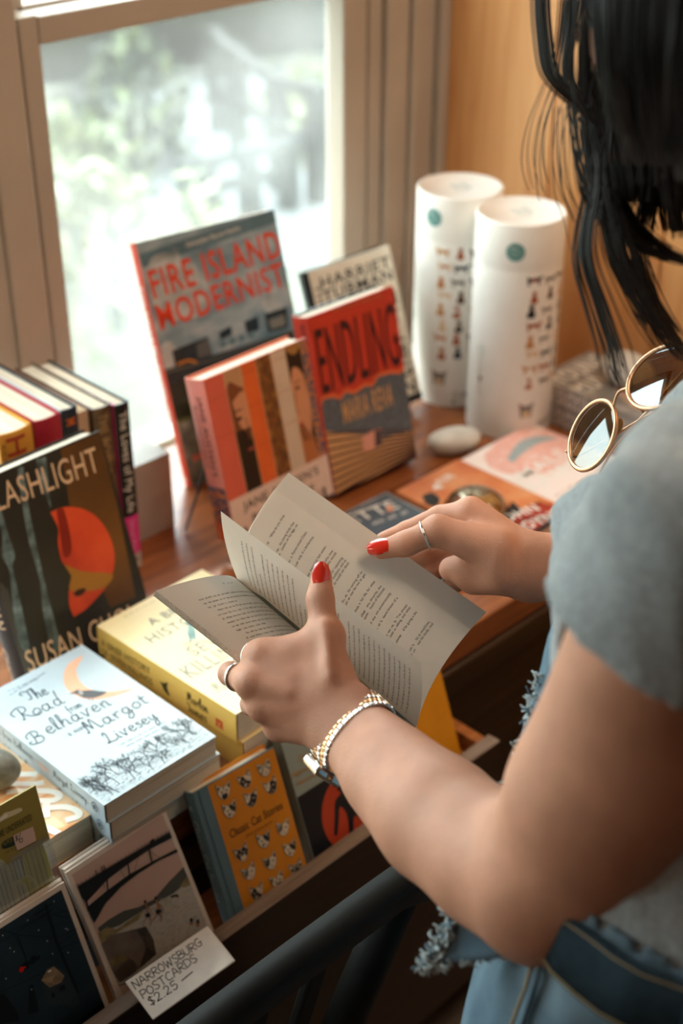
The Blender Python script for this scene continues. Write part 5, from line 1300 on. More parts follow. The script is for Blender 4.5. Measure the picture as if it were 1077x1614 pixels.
# ---------------------------------------------------------------- white tubes, pebbles, paperweight
TUBE_W = C_('tube_paper', '#e9e4dc', 0.42, 0.015); TEAL = C_('badge_teal', '#5f8f8a')
def tube_can(label, c, R, H, badge, seed, px_text, pets):
    root = empty('cardboard_tube', label, 'cardboard tube', c)
    b = MB(); b.lathe([(R - .003, 0.0), (R - 0.0005, 0.0006), (R, .002), (R, .246), (R - .00012, .2466), (R - .00012, .2472), (R, .248), (R, H - .002), (R - .0012, H), (R - 0.004, H), (R - .0046, H - .0015), (0.0001, H - .0015)], TUBE_W, 72)
    cc = np.array(c)
    def cyl(x, y):
        d = ray(x, y); o = EYE - cc; A = d[0] ** 2 + d[1] ** 2; B = o[0] * d[0] + o[1] * d[1]; Cc = o[0] ** 2 + o[1] ** 2 - R * R
        k = (-B - math.sqrt(max(B * B - A * Cc, 0))) / A; q = o + k * d; th = math.atan2(q[1], q[0]) + 3 * PI / 4
        th = (th + PI) % (2 * PI) - PI; return (R * th, q[2])
    xf = lambda u, v, l: ((R + l + .0001) * math.cos(u / R - 3 * PI / 4), (R + l + .0001) * math.sin(u / R - 3 * PI / 4), v)
    a = Art(b, xf, 0.00015, None, (0, 0.003)); bx, by = cyl(*badge); a.ell(bx, by, .0125, .0125, TEAL, 0, 36); a.up(); a.words((bx - .007, by + .004), (bx + .008, by + .004), .0026, WHITE, 2); a.words((bx - .008, by - .001), (bx + .009, by - .001), .0012, WHITE, 3); a.words((bx - .006, by - .005), (bx + .007, by - .005), .0012, WHITE, 5)
    rr = random.Random(seed); u0 = cyl(*pets)[0] + .008; ztop = cyl(*pets)[1]; cols = [C_('dog_black', '#22262c'), C_('dog_tan', '#c08a52'), C_('dog_grey', '#7d756e'), C_('dog_rust', '#a3542c'), C_('dog_cream', '#d8b890'), C_('dog_brown', '#5d4028')]
    a.l = .00015
    for r in range(8):
        for k in range(4):
            x = u0 + k * .0245 + (r % 2) * .003 + rr.uniform(-.002, .002); y = ztop - r * .0212 + rr.uniform(-.0015, .0015); s = rr.uniform(.0078, .0098); q = cols[(r * 3 + k * 2 + rr.randrange(2)) % 6]; fl = rr.choice((-1, 1))
            Z = lambda dx, dy: (x + fl * dx * s, y + dy * s)
            if rr.random() < .5:      # sitting pet
                a.poly([Z(-.5, -1), Z(.6, -1), Z(.65, -.3), Z(.3, .4), Z(.45, .75), Z(.3, 1.15), Z(.05, .85), Z(-.3, 1.1), Z(-.35, .6), Z(-.2, .3), Z(-.6, -.4)], q)
            else:                     # walking or lying pet
                a.poly([Z(-1, -.7), Z(-.8, -.7), Z(-.7, -.1), Z(.5, -.1), Z(.6, -.7), Z(.8, -.7), Z(.8, .1), Z(1.2, .5), Z(1.0, .85), Z(.7, .5), Z(-.8, .45), Z(-1.2, .8), Z(-1.1, .2)], q)
            if rr.random() < .25: a.up(); a.poly([Z(-.4, -.1), Z(.2, -.1), Z(.2, .3), Z(-.4, .3)], rr.choice([C_('coat_red', '#c03028'), WHITE, cols[4]])); a.l = .00015
    cx, cy = u0 + .001, .045
    a.poly([(cx - .008, cy - .010), (cx + .008, cy - .010), (cx + .0095, cy + .004), (cx + .012, cy + .013), (cx + .004, cy + .008), (cx - .004, cy + .008), (cx - .012, cy + .013), (cx - .0095, cy + .004)], cols[2]); a.up(); a.poly([(cx - .005, cy - .009), (cx + .005, cy - .009), (cx + .006, cy - .001), (cx - .006, cy - .001)], cols[4]); a.poly([(cx - .010, cy + .005), (cx - .007, cy + .005), (cx - .0105, cy + .011)], C_('coat_red'))
    a.text(px_text, (u0 + .022, .017), (u0 + .062, .017), .0075, C_('tube_ink', '#5a5550')); a.ell(u0 + .024, .009, .003, .003, TEAL); a.l = .00015
    a.ell(bx - .043, .125, .006, .008, TEAL, 0, 24); a.up(); a.ell(bx - .043, .125, .0052, .0072, TUBE_W, 0, 24); a.up(); a.words((bx - .047, .125), (bx - .039, .125), .003, TEAL, 8); a.line([(bx - .043, .115), (bx - .043, .075), (bx - .040, .06)], .0008, cols[2]); a.ell(bx - .041, .085, .003, .004, cols[2])
    t = Art(b, lambda u, v, l: (u, v, H - .0015 + l)); G = C_('lid_line_print', '#a9bdb9')
    t.line([(-.03, -.012), (-.012, -.018), (.01, -.012), (.03, -.018)], .0012, G, True); t.poly([(-.012, -.006), (.008, -.014), (.016, .008), (-.006, .016)], G); t.up(); t.poly([(-.009, -.004), (.006, -.010), (.012, .007), (-.005, .012)], TUBE_W); t.up(); t.words((-.007, .001), (.010, -.003), .005, TEAL, 2); t.line([(.014, .012), (.03, .004), (.036, .012)], .0012, G, True)
    b.build('tube_body', root)
tube_can('white pet print tube at the back, beside the window casing', (1.4585, 1.228, 0.0005), 0.0595, 0.3095, (684, 343), 3, 'CATS', (690, 397))
tube_can('white pet print tube in front, nearer the stack of grey paperbacks', (1.4385, 1.1045, 0.0005), 0.0595, 0.3095, (813, 398), 5, 'DOGS', (834, 445))

STONE = M('pale_stone', '#cfcac0', rough=0.6, var=0.06, scale=40, bump=0.15, bscale=90)
def pebble(label, c, r, rot, mat, seed):
    b = MB(); b.blob((0, 0, 0), r, mat, 4, 0.05, seed, Matrix.Rotation(rot, 3, 'Z')); lo = min(v[2] for v in b.v)
    b.v = [(x, y, z_ - lo) for x, y, z_ in b.v]; o = b.build('pebble'); o.location = c; return tag(o, label, 'pebble')
pc = at(716, 700, 0.012)
pebble('oval pale pebble lying on the table beside the front white tube', (pc[0], pc[1], 0.0004), (0.0385, 0.0235, 0.0175), math.radians(-27), STONE, 2)
pebble('rounded white pebble lying on top of the stack of grey paperbacks', (1.545, 0.985, 0.0626), (0.042, 0.03, 0.022), math.radians(80), STONE, 5)
pg = at(-4, 1218, 0.05)
pebble('grey speckled pebble on the orange book at the left edge', (pg[0], pg[1], 0.0355), (0.020, 0.022, 0.019), 0.3, M('grey_stone', '#6f7168', rough=0.5, var=0.15, scale=120), 9)
pwc = at(750, 800, 0.0168)
b = MB(); b.lathe([(0.0001, 0), (.036, 0.0), (.0385, .002), (.0385, .005), (.036, .010), (.031, .0155), (.023, .0205), (.013, .0235), (.0001, .0245)], M('polished_pewter', '#c9bda6', rough=0.10, metal=1.0, var=0.05), 56)
b.lathe([(.0386, .001), (.0400, .0025), (.0386, .005)], M('brass_rim', '#a8843c', rough=0.2, metal=1.0), 56)
o = b.build('paperweight'); o.location = (pwc[0], pwc[1], 0.0167); tag(o, 'shiny silver dome paperweight on the orange silhouette book', 'paperweight')

# ---------------------------------------------------------------- the open book in her hands
PAPER = paper_mat('book_paper', '#f6f1e8', 0.42); PRINT = M('print_grey', '#55524f', rough=0.8, var=0.02)
OBW, OBH = 0.122, 0.197
class Patch:
    """a bowed page: gutter A, bulge B, fore edge C, each given for the page's top (0) and foot (1)"""
    def __init__(s, A0, A1, B0, B1, C0, C1): s.p = [[pw(*q) for q in r] for r in ((A0, A1), (B0, B1), (C0, C1))]
    def pt(s, u, t):
        a, b, c = [r[0] * (1 - t) + r[1] * t for r in s.p]; return (1 - u) ** 2 * a + 2 * u * (1 - u) * b + u * u * c
    def n(s, u, t):
        e = 1e-3; du = s.pt(u + e, t) - s.pt(u - e, t); dt = s.pt(u, t + e) - s.pt(u, t - e); n = np.cross(du, dt); n /= np.linalg.norm(n)
        return n if n @ (EYE - s.pt(u, t)) > 0 else -n
    def near(s, px, py):
        best = None
        for i in range(61):
            for j in range(61):
                q = s.pt(i / 60, j / 60) - EYE; w = q @ FW; x = 538.5 + FPX * (q @ RT) / w; y = 807 - FPX * (q @ UP) / w; d = (x - px) ** 2 + (y - py) ** 2
                if best is None or d < best[0]: best = (d, i / 60, j / 60)
        return best[1], best[2]
def page_solid(mb, P, th, top, side, ns=14, nt=14, inset=0.0):
    up, dn = [], []
    for j in range(nt + 1):
        for i in range(ns + 1):
            u, t = i / ns, j / nt; q = P.pt(u, t); n = P.n(max(.02, min(.98, u)), max(.02, min(.98, t))); up.append(q); dn.append(q - n * th * min(1, 0.15 + u * 3))
    k = len(up); g = lambda i, j: j * (ns + 1) + i
    F = [(g(i, j), g(i + 1, j), g(i + 1, j + 1), g(i, j + 1)) for j in range(nt) for i in range(ns)]
    mb.add(up, F, top, True); mb.add(dn, [f[::-1] for f in F], top, True)
    rim = [g(i, 0) for i in range(ns + 1)] + [g(ns, j) for j in range(1, nt + 1)] + [g(i, nt) for i in range(ns - 1, -1, -1)] + [g(0, j) for j in range(nt - 1, 0, -1)]
    v = [up[i] for i in rim] + [dn[i] for i in rim]; m = len(rim)
    mb.add(v, [(i, (i + 1) % m, m + (i + 1) % m, m + i) for i in range(m)], side)
RP = Patch((378, 916, 1.13), (655, 1156, 1.13), (369, 842, 1.128), (668, 1066, 1.128), (455, 745, 1.165), (767, 965, 1.165))
LP = Patch((374, 914, 1.13), (653, 1152, 1.13), (360, 893, 1.085), (640, 1126, 1.085), (246, 931, 1.047), (545, 1166, 1.047))
TP = Patch((374, 912, 1.129), (655, 1150, 1.129), (352, 862, 1.095), (670, 1104, 1.095), (348, 806, 1.064), (664, 1044, 1.066))
ob = empty('open_book', 'open paperback novel with cream pages held in both hands', 'book', RP.pt(0, .5))
OB0 = np.array(RP.pt(0, .5))
class Loc:                                        # shift world points into the open book's own coordinates
    def __init__(s, mb): s.mb = mb
    def add(s, v, f, mat, sm=False): s.mb.add([np.array(p) - OB0 for p in v], f, mat, sm)
BLOCK_SIDE = M('open_page_edges', '#cbb9a6', rough=0.85, var=0.12, scale=500)
def page_art(mb, P, rev=False):
    def xf(u, v, l):
        s = u / OBW; s = 1 - s if rev else s; t = 1 - v / OBH; s = min(max(s, 0), 1); t = min(max(t, 0), 1)
        return P.pt(s, t) + P.n(min(max(s, .01), .99), t) * l
    return Art(Loc(mb), xf, 0.00025)
def text_end(a, txt, B, h):
    x = 0
    for c in txt: x += 0.32 if c == ' ' else GLYPH[c, 0][2] + 0.01
    Lw = x * h / CAPH * 0.92; a.text(txt, (B[0] - Lw, B[1]), B, h, PRINT)
m = MB(); page_solid(Loc(m), RP, 0.008, PAPER, BLOCK_SIDE)
class Short:
    def pt(s, u, t): return RP.pt(u * .86, t) + RP.n(max(.02, u * .86), max(.02, min(.98, t))) * .0007
    def n(s, u, t): return RP.n(max(.02, u * .86), t)
page_solid(Loc(m), Short(), 0.0005, PAPER, PAPER)
a = page_art(m, RP); a.l = 0.00105
frag = [(425, 152, '“What do you think'), (455, 172, 'the young body that'), (468, 186, 'cheeks, on his legs, on'), (497, 206, 'Patron asked Chéri.'), (513, 217, 'only, in a barbarous,'), (551, 246, 'legacy Léa had under-'), (567, 259, 'down, who now'), (581, 270, 'that who would'), (598, 284, 'of “returning'), (611, 294, 'tradition, and as'), (623, 305, 'he would set dead.'), (656, 328, 'his running off to'), (669, 340, 'mer for me to get'), (700, 361, 'her life, for what'), (715, 373, 'ons, sincerity, the'), (729, 384, 'hours of blackest'), (740, 394, 'ent unrestrainedly'), (762, 408, 'warm breast of a'), (793, 432, 'ly, “I’ve always'), (806, 444, 'inking, and what'), (823, 457, 'd be going a bit'), (854, 482, 'ful at mealtime,'), (871, 494, 'out his body, and')]
s_end, rows = 0.60, []
for fx, fy, t_ in frag:
    s_, tt = RP.near(230 + fx / 1.923, 730 + fy / 1.923); rows.append((s_, tt, t_))
s_end = sorted(r[0] for r in rows)[len(rows) // 2]
for s_, tt, t_ in rows:
    text_end(a, t_, (OBW * s_end, OBH * (1 - tt)), 0.00215)
    x = sum(0.32 if c == ' ' else GLYPH[c, 0][2] + 0.01 for c in t_) * 0.00215 / CAPH * 0.92
    a.words((OBW * 0.11, OBH * (1 - tt)), (OBW * s_end - x - .001, OBH * (1 - tt)), 0.0019, PRINT, int(tt * 999))
m.build('right_pages', ob)
m = MB(); page_solid(Loc(m), LP, 0.0062, PAPER, BLOCK_SIDE)
a = page_art(m, LP, True)
a.words((OBW * .50, OBH * .945), (OBW * .53, OBH * .945), .0016, PRINT, 3); a.words((OBW * .56, OBH * .945), (OBW * .66, OBH * .945), .0016, PRINT, 4)
for k in range(33):
    v = OBH * (0.885 - k * 0.0255); a.words((OBW * (.16 if k not in (3, 9, 15) else .20), v), (OBW * (.86 if k not in (2, 8) else .45), v), 0.0019, PRINT, 50 + k)
m.build('left_pages', ob)
m = MB(); page_solid(Loc(m), TP, 0.00018, PAPER, PAPER)
a = page_art(m, TP)
for k in range(34):
    v = OBH * (0.90 - k * 0.0255); a.words((OBW * .13, v), (OBW * (.82 if k not in (3, 11, 12, 20) else .5), v), 0.0019, PRINT, 150 + k)
m.build('turned_page', ob)
m = MB(); CVM = C_('open_book_cover', '#7c8780', 0.4)
class Under:
    def __init__(s, P, d): s.P, s.d = P, d
    def pt(s, u, t): return s.P.pt(u, t) - s.P.n(max(.02, min(.98, u)), max(.02, min(.98, t))) * s.d * min(1, .15 + u * 3)
    def n(s, u, t): return s.P.n(u, t)
page_solid(Loc(m), Under(RP, 0.0084), 0.0005, CVM, CVM); page_solid(Loc(m), Under(LP, 0.0066), 0.0005, CVM, CVM); m.build('cover', ob)

# ---------------------------------------------------------------- the woman
SKIN = M('skin', '#bf8a70', rough=0.52, spec=0.35, var=0.05, scale=38, bump=0.22, bscale=700, sss=0.12)
SH = pw(1135, 835, 0.66); EL = pw(848, 1392, 0.825); MF = pw(690, 1288, 0.905); WR = pw(553, 1152, 1.0)
CAMV = -FW
def unit(v): return v / np.linalg.norm(v)
def img(dx, dy): return unit(dx * RT - dy * UP)           # a direction in the picture's plane
person = empty('person', 'woman in a grey t-shirt and blue jeans holding an open book with both hands', 'person', (0.68, 0.22, -0.75))
PO = np.array([0.68, 0.22, -0.75])

# left arm and hand
allp = [SH, EL, MF, WR, pw(362, 1060, 1.05), pw(507, 895, 1.06)]
F = Field(np.min(allp, 0) - 0.075, np.max(allp, 0) + [0.075, 0.06, 0.06], 0.0017)
wd = img(0.64, -0.77)
F.cap(SH, EL + img(.3, -.2) * .008, 0.049, 0.041, .01); F.cap(SH * .45 + EL * .55 + img(1, .3) * .012, EL * .7 + SH * .3, .040, .038, .02)
F.cap(pw(945, 1340, .80), pw(1062, 1150, .735), .044, .043, .025); F.cap(EL, MF, 0.041, 0.0365, .02); F.ball(EL + img(.15, 1) * .014 - CAMV * .006, .030, .02)
for sgn in (-1, 1): F.cap(MF + wd * .004 * sgn, WR + wd * 0.0105 * sgn, 0.0345, 0.0168, .012)
F.cap(EL * .6 + MF * .4 - wd * .012, MF * .5 + WR * .5 - wd * .004, .030, .024, .02)
HI = dict(I=(410, 1036, 1.034), M=(397, 1075, 1.022), R=(415, 1112, 1.024), P=(441, 1143, 1.034))
G = F.like()                                              # fingers
fing = {'I': ((386, 1043, 1.079), (404, 1032, 1.100), (424, 1022, 1.107)), 'M': ((363, 1062, 1.052), (370, 1069, 1.080), (396, 1058, 1.094)), 'R': ((397, 1110, 1.062), (410, 1096, 1.086), (430, 1082, 1.096)), 'P': ((431, 1141, 1.068), (444, 1122, 1.086), (458, 1110, 1.092))}
rad = {'I': (.0102, .0086, .0076, .0062), 'M': (.0106, .0088, .0078, .0064), 'R': (.0102, .0084, .0075, .0062), 'P': (.0092, .0074, .0066, .0056)}
for k in 'IMRP': G.chain([pw(*HI[k])] + [pw(*q) for q in fing[k]], rad[k], .003)
CARP = pw(524, 1112, 1.006)
H = F.like()
for k, r in (('I', .0125), ('M', .0125), ('R', .012), ('P', .0115)):
    j = {'I': .010, 'M': .004, 'R': -.004, 'P': -.010}[k]
    H.cap(WR + wd * j + unit(CARP - WR) * .012, pw(*HI[k]), .0158, r, .010)
H.cap(pw(*HI['I']), pw(*HI['P']), .0098, .009, .008)
CMC = pw(528, 1086, 1.010); TM = pw(512, 1002, 1.030); TI = pw(505, 945, 1.041); TT = pw(507, 907, 1.047)
T = F.like(); T.chain([CMC, TM, TI, TT], (.0145, .0118, .0094, .0078), .006); T.ball(TM - img(-.2, 0) * .002, .0122, .006)
H.union(T, .012)
H.cap(pw(440, 1028, 1.034), pw(505, 1018, 1.030), .0095, .0105, .014)      # web between thumb and index
H.cap(pw(470, 1040, 1.030), pw(520, 1070, 1.018), .013, .014, .014)
F.union(H, .014); F.union(G, .006)
F.cap(pw(513, 985, 1.0185), pw(520, 1062, 0.9945), .0026, .0028, .009)       # thumb tendon
F.ball(pw(511, 1056, 0.986), .0055, .010, True)                             # hollow beside it
for k in 'IMR':
    q = np.array(HI[k]); F.cap(pw(*(q - [0, 0, .0085])), pw(*(q * .6 + np.array([540, 1120, .995]) * .4 - [0, 0, .0085])), .0022, .0012, .009)
    F.ball(pw(*(q - [0, 0, .0050])), .0082, .005)
V1, Q1 = F.nets(); V1 = relax(V1, Q1, 3)

# right arm and hand
WRR = pw(842, 893, 1.150); ELR = WRR + np.array([0.150, -0.185, 0.020]); SHR = SH + np.array([0.335, 0.075, -0.015])
allp = [WRR, ELR, SHR, pw(598, 860, 1.16), pw(690, 860, 1.21)]
F = Field(np.min(allp, 0) - 0.065, np.max(allp, 0) + 0.065, 0.0018)
F.cap(SHR, ELR, .047, .041, .01)
vr = img(.05, 1)
for sgn in (-1, 1): F.cap(ELR * .6 + WRR * .4 + vr * sgn * .004, WRR + vr * .0095 * sgn, .034, .0165, .012)
F.cap(ELR, ELR * .6 + WRR * .4, .040, .036, .02)
HR = dict(I=(742, 806, 1.166), M=(752, 838, 1.182), R=(757, 870, 1.188), P=(757, 903, 1.188))
fr_ = {'I': ((693, 813, 1.180), (641, 836, 1.187), (604, 850, 1.188)), 'M': ((690, 866, 1.202), (668, 878, 1.200), (640, 884, 1.198)), 'R': ((697, 893, 1.202), (680, 905, 1.200), (655, 912, 1.198)), 'P': ((716, 920, 1.198), (700, 930, 1.196), (680, 934, 1.194))}
G = F.like()
for k in 'IMRP': G.chain([pw(*HR[k])] + [pw(*q) for q in fr_[k]], rad[k], .003)
H = F.like()
for k, r, j in (('I', .0125, -.010), ('M', .0125, -.003), ('R', .012, .004), ('P', .0115, .011)):
    H.cap(WRR + vr * j - img(1, 0) * .006, pw(*HR[k]), .0165, r, .010)
CR = pw(782, 868, 1.140); TMR = pw(690, 836, 1.143); TIR = pw(640, 857, 1.146); TTR = pw(601, 866, 1.149)
T = F.like(); T.chain([CR, TMR, TIR, TTR], (.0185, .0120, .0096, .0080), .006); H.union(T, .010)
H.cap(pw(790, 905, 1.142), pw(748, 912, 1.165), .0165, .0135, .014)         # heel of the palm
H.cap(pw(748, 892, 1.162), pw(712, 897, 1.176), .0128, .0105, .012)
F.union(H, .012); F.union(G, .005)
for q in ((718, 868), (708, 884)):
    F.cap(pw(q[0], q[1], 1.150), pw(q[0] + 40, q[1] - 12, 1.142), .0012, .0008, .004, True)
F.cap(pw(806, 850, 1.121), pw(802, 935, 1.124), .0010, .0010, .003, True); F.cap(pw(818, 852, 1.122), pw(815, 930, 1.124), .0008, .0008, .003, True)
V2, Q2 = F.nets(); V2 = relax(V2, Q2, 3)

# trunk, neck, head and legs (mostly under the clothes)
NB = (SH + SHR) / 2 + np.array([0.005, 0.015, 0.065]); HD = NB + np.array([0.045, 0.100, 0.165])
CHL, CHR = SH + np.array([.080, .035, -.095]), SHR + np.array([-.085, .015, -.095])
WL, WRt = np.array([.585, .275, .31]), np.array([.755, .295, .31]); HL, HRt = np.array([.570, .285, .17]), np.array([.745, .305, .17])
KL, KR = np.array([.545, .375, -.28]), np.array([.745, .36, -.28]); AL, AR = np.array([.555, .30, -.69]), np.array([.755, .29, -.69])
F = Field([.36, .0, -.77], [1.08, .62, HD[2] + .16], 0.006)
def trunk(F, g, legs=True, k=.03):
    F.cap(SH, SHR, .040 + g, .040 + g, k); F.cap(CHL, CHR, .068 + g, .068 + g, k); F.cap(WL, WRt, .086 + g, .086 + g, k); F.cap(CHL, WL, .068 + g, .084 + g, k); F.cap(CHR, WRt, .068 + g, .084 + g, k)
trunk(F, -.004, k=.02); F.cap(HL, HRt, .092, .092, .02); F.cap(WL, HL, .080, .090, .02); F.cap(WRt, HRt, .080, .090, .02)
for h_, k_, a_ in ((HL, KL, AL), (HRt, KR, AR)):
    F.cap(h_, k_, .078, .055, .02); F.cap(k_, a_, .054, .036, .03); F.cap(a_ + [0, -.02, -.025], a_ + [0, .13, -.045], .034, .026, .03)
F.cap(NB - [0, .01, .03], NB + [.012, .035, .075], .052, .047, .04)
F.ellips(HD + [0, -.005, .02], (.073, .092, .092), .02); F.ellips(HD + [-.003, .035, -.045], (.052, .058, .066), .03); F.ball(HD + [-.002, .052, -.088], .024, .025)
FN = HD + np.array([-.003, .086, -.030]); F.cap(FN + [0, .0, .022], FN + [0, .016, -.006], .007, .011, .014)           # nose
for sx_ in (-1, 1):
    F.ball(HD + [sx_ * .030 - .003, .088, .000], .013, .014, True); F.ball(HD + [sx_ * .030 - .003, .074, .000], .0135, .006); F.ellips(HD + [sx_ * .074, -.004, -.012], (.008, .018, .029), .008)
F.cap(HD + [-.020, .090, -.068], HD + [.014, .090, -.068], .007, .007, .010)
V3, Q3 = F.nets(); V3 = relax(V3, Q3, 2)
mesh_np('body', [(V1 - PO, Q1, 0), (V2 - PO, Q2, 0), (V3 - PO, Q3, 0)], [SKIN], person)
m = MB(); EYEW = M('eye_white', '#d9d2c8', rough=0.2); IRIS = M('iris_brown', '#33201a', rough=0.2); LIP = M('lip', '#9c5148', rough=0.4)
for sx_ in (-1, 1):
    c = HD + np.array([sx_ * .030 - .003, .0765, .000]) - PO; m = MB(); m.blob(c, (.0125, .0125, .0125), EYEW, 3); m.blob(c + [0, .0105, -.004], (.0052, .003, .0052), IRIS, 2); m.build('eye', person)
m = MB(); m.tube([HD + np.array([x, .0965 - abs(x) * .35, -.067 - abs(x) * .1]) - PO for x in (-.022, -.011, -.003, .006, .016)], [.002, .0055, .006, .0055, .002], LIP, 8, flat=.6); m.build('lips', person)

# nails
NAIL = M('red_nail_polish', '#d2301f', rough=0.18, spec=0.6, coat=0.6, var=0.02)
def nail(c, axis, nrm, L, W):
    ax = unit(axis); nr = unit(nrm - ax * (nrm @ ax)); sd = np.cross(ax, nr); b = MB(); vs, fs = [], []
    nu, nv = 8, 8
    for i in range(nu + 1):
        t = i / nu; wv = W * (0.82 + 0.18 * math.sin(PI * min(1, t * 1.2))) * (1 if t < .8 else (0.55 + 0.45 * math.sqrt(max(0.0, 1 - ((t - .8) / .2) ** 2))))
        for j in range(nv + 1):
            s_ = j / nv * 2 - 1; h_ = -0.0026 * s_ * s_ - 0.0016 * (t - .4) ** 2
            vs.append(c + ax * (t - .5) * L + sd * s_ * wv / 2 + nr * h_ - PO)
    for i in range(nu):
        for j in range(nv): fs.append((i * 9 + j, i * 9 + j + 1, (i + 1) * 9 + j + 1, (i + 1) * 9 + j))
    n0 = len(vs); vs2 = vs + [v - nr * .0016 for v in vs]; fs2 = fs + [tuple(n0 + q for q in f[::-1]) for f in fs]
    b.add(vs2, fs2, NAIL, True); o = b.build('fingernail', person); o['label'] = 'red painted thumbnail'
nail(TT + CAMV * .0094 + unit(TT - TI) * .0028, TT - TI, CAMV + img(.10, -.25) * .3, .0172, .0132)
nail(TTR + unit(CAMV + img(0, -1) * .55) * .0093 + unit(TTR - TIR) * .0035, TTR - TIR, CAMV + img(-.1, -1) * .55, .0180, .0134)

# t-shirt
TEE = M('heather_grey_jersey', '#8f9598', rough=0.9, spec=0.15, var=0.10, scale=240, bump=0.22, bscale=260, sheen=0.2)
F = Field([.38, .06, .16], [1.12, .62, .75], 0.0036)
trunk(F, .016, k=.03); F.cap(WL, HL, .098, .108, .03); F.cap(WRt, HRt, .098, .108, .03); F.cap(HL, HRt, .106, .106, .03)
AX = unit(EL - SH); HEM = SH + (EL - SH) * .20; AXR = unit(ELR - SHR); HEMR = SHR + (ELR - SHR) * .36
for c_, h_, x_, r0, r1 in ((SH, HEM, AX, .060, .067), (SHR, HEMR, AXR, .058, .062)):
    G = F.like(); G.cap(c_, h_ + x_ * .05, r0, r1 + .001, .004)
    X_, Y_, Z_ = G._pts(np.zeros(3, int), G.n)
    G.D = np.maximum(G.D, ((X_ - h_[0]) * x_[0] + (Y_ - h_[1]) * x_[1] + (Z_ - h_[2]) * x_[2]).astype(np.float32)); F.union(G, .010)
    F.cap(h_ - x_ * .004, h_ + x_ * .09, .0575, .0575, .002, True)
F.cap(pw(972, 842, .86), pw(985, 905, .85), .039, .040, .03)
F.wobble(.0014, 55, 4)
V, Q = F.nets(); V = relax(V, Q, 2)
c = V[Q].mean(1); keep = np.ones(len(Q), bool)
keep &= (c[:, 2] > .322)
nk = NB + np.array([0.0, .015, .012]); keep &= ~((np.linalg.norm((c - nk)[:, :2], axis=1) < .078) & (c[:, 2] > NB[2] - .035))
Qk = Q[keep]
uv_ = np.unique(Qk); lowv = uv_[V[uv_][:, 2] < .3275]; V[lowv, 2] = .3225
tee = mesh_np('t_shirt', [(V - PO, Qk, 0)], [TEE], person)

# jeans
DENIM = bpy.data.materials.new('washed_denim'); DENIM.use_nodes = True
nt = DENIM.node_tree; b_ = nt.nodes['Principled BSDF']; b_.inputs['Roughness'].default_value = .9; b_.inputs['Specular IOR Level'].default_value = .1
tc = nt.nodes.new('ShaderNodeTexCoord'); n1 = nt.nodes.new('ShaderNodeTexNoise'); n1.inputs['Scale'].default_value = 14; n1.inputs['Detail'].default_value = 5
wv = nt.nodes.new('ShaderNodeTexWave'); wv.inputs['Scale'].default_value = 260; wv.bands_direction = 'DIAGONAL'; wv.inputs['Distortion'].default_value = 1.5
r1 = nt.nodes.new('ShaderNodeValToRGB'); r1.color_ramp.elements[0].position = .3; r1.color_ramp.elements[0].color = lin('#425868'); r1.color_ramp.elements[1].position = .75; r1.color_ramp.elements[1].color = lin('#7f95a2')
mx = nt.nodes.new('ShaderNodeMix'); mx.data_type = 'RGBA'; mx.blend_type = 'MULTIPLY'; mx.inputs[0].default_value = .35
nt.links.new(tc.outputs['Object'], n1.inputs['Vector']); nt.links.new(tc.outputs['Object'], wv.inputs['Vector']); nt.links.new(n1.outputs['Fac'], r1.inputs[0])
nt.links.new(r1.outputs[0], mx.inputs[6]); nt.links.new(wv.outputs['Color'], mx.inputs[7]); nt.links.new(mx.outputs[2], b_.inputs['Base Color'])
DENIM_D = M('dark_denim', '#27353e', rough=0.9, spec=0.1, var=0.15, scale=60, bump=.2, bscale=500); THREAD = M('denim_thread', '#b9c4c6', rough=.9); STITCH = M('tan_stitch', '#8f7a58', rough=.8)
F = Field([.36, .0, -.75], [1.0, .56, .40], 0.0055)
F.cap(HL, HRt, .114, .114, .04); F.cap(WL, WRt, .106, .106, .04); F.cap(WL + [0, 0, .05], WRt + [0, 0, .05], .100, .100, .03); F.cap(WL, HL, .106, .112, .03); F.cap(WRt, HRt, .106, .112, .03)
for h_, k_, a_ in ((HL, KL, AL), (HRt, KR, AR)): F.cap(h_, k_, .104, .078, .04); F.cap(k_, a_ + [0, 0, .03], .076, .066, .03)
F.wobble(.0018, 40, 8)
V, Q = F.nets(); V = relax(V, Q, 2); c = V[Q].mean(1); Qk = Q[(c[:, 2] < .350) & (c[:, 2] > -.70)]
jn = mesh_np('jeans', [(V - PO, Qk, 0)], [DENIM], person); md = jn.modifiers.new('cloth', 'SOLIDIFY'); md.thickness = .002; md.offset = -1
JV = V[np.unique(Qk)]; jc = np.array([(WL[0] + WRt[0]) / 2, (WL[1] + WRt[1]) / 2])
def hip(ang, z, out=0.001):                      # point of the jeans' surface at a bearing and height
    d = np.array([math.cos(ang), math.sin(ang)]); sel = JV[np.abs(JV[:, 2] - z) < .006]; rel = sel[:, :2] - jc
    al = rel @ d; off = np.abs(rel @ np.array([-d[1], d[0]])); k = (off < .012) & (al > 0); r = al[k].max() if k.any() else .14
    return np.array([jc[0] + d[0] * (r + out), jc[1] + d[1] * (r + out), z])
m = MB(); N = 72; lo_, hi_ = .304, .346
vs = [hip(2 * PI * k / N, min(zz, .343), oo) + np.array([0, 0, zz - min(zz, .343)]) - PO for zz, oo in ((lo_, .0015), (lo_, .004), (hi_, .004), (hi_, .0015)) for k in range(N)]
m.add(vs, [(r * N + k, r * N + (k + 1) % N, (r + 1) * N + (k + 1) % N, (r + 1) * N + k) for r in range(3) for k in range(N)], DENIM_D, True)
for zz in (lo_ + .003, hi_ - .003): m.tube([hip(2 * PI * k / N, min(zz, .343), .0044) - PO for k in range(N)], .0007, STITCH, 4, closed=True)
m.build('waistband', jn)
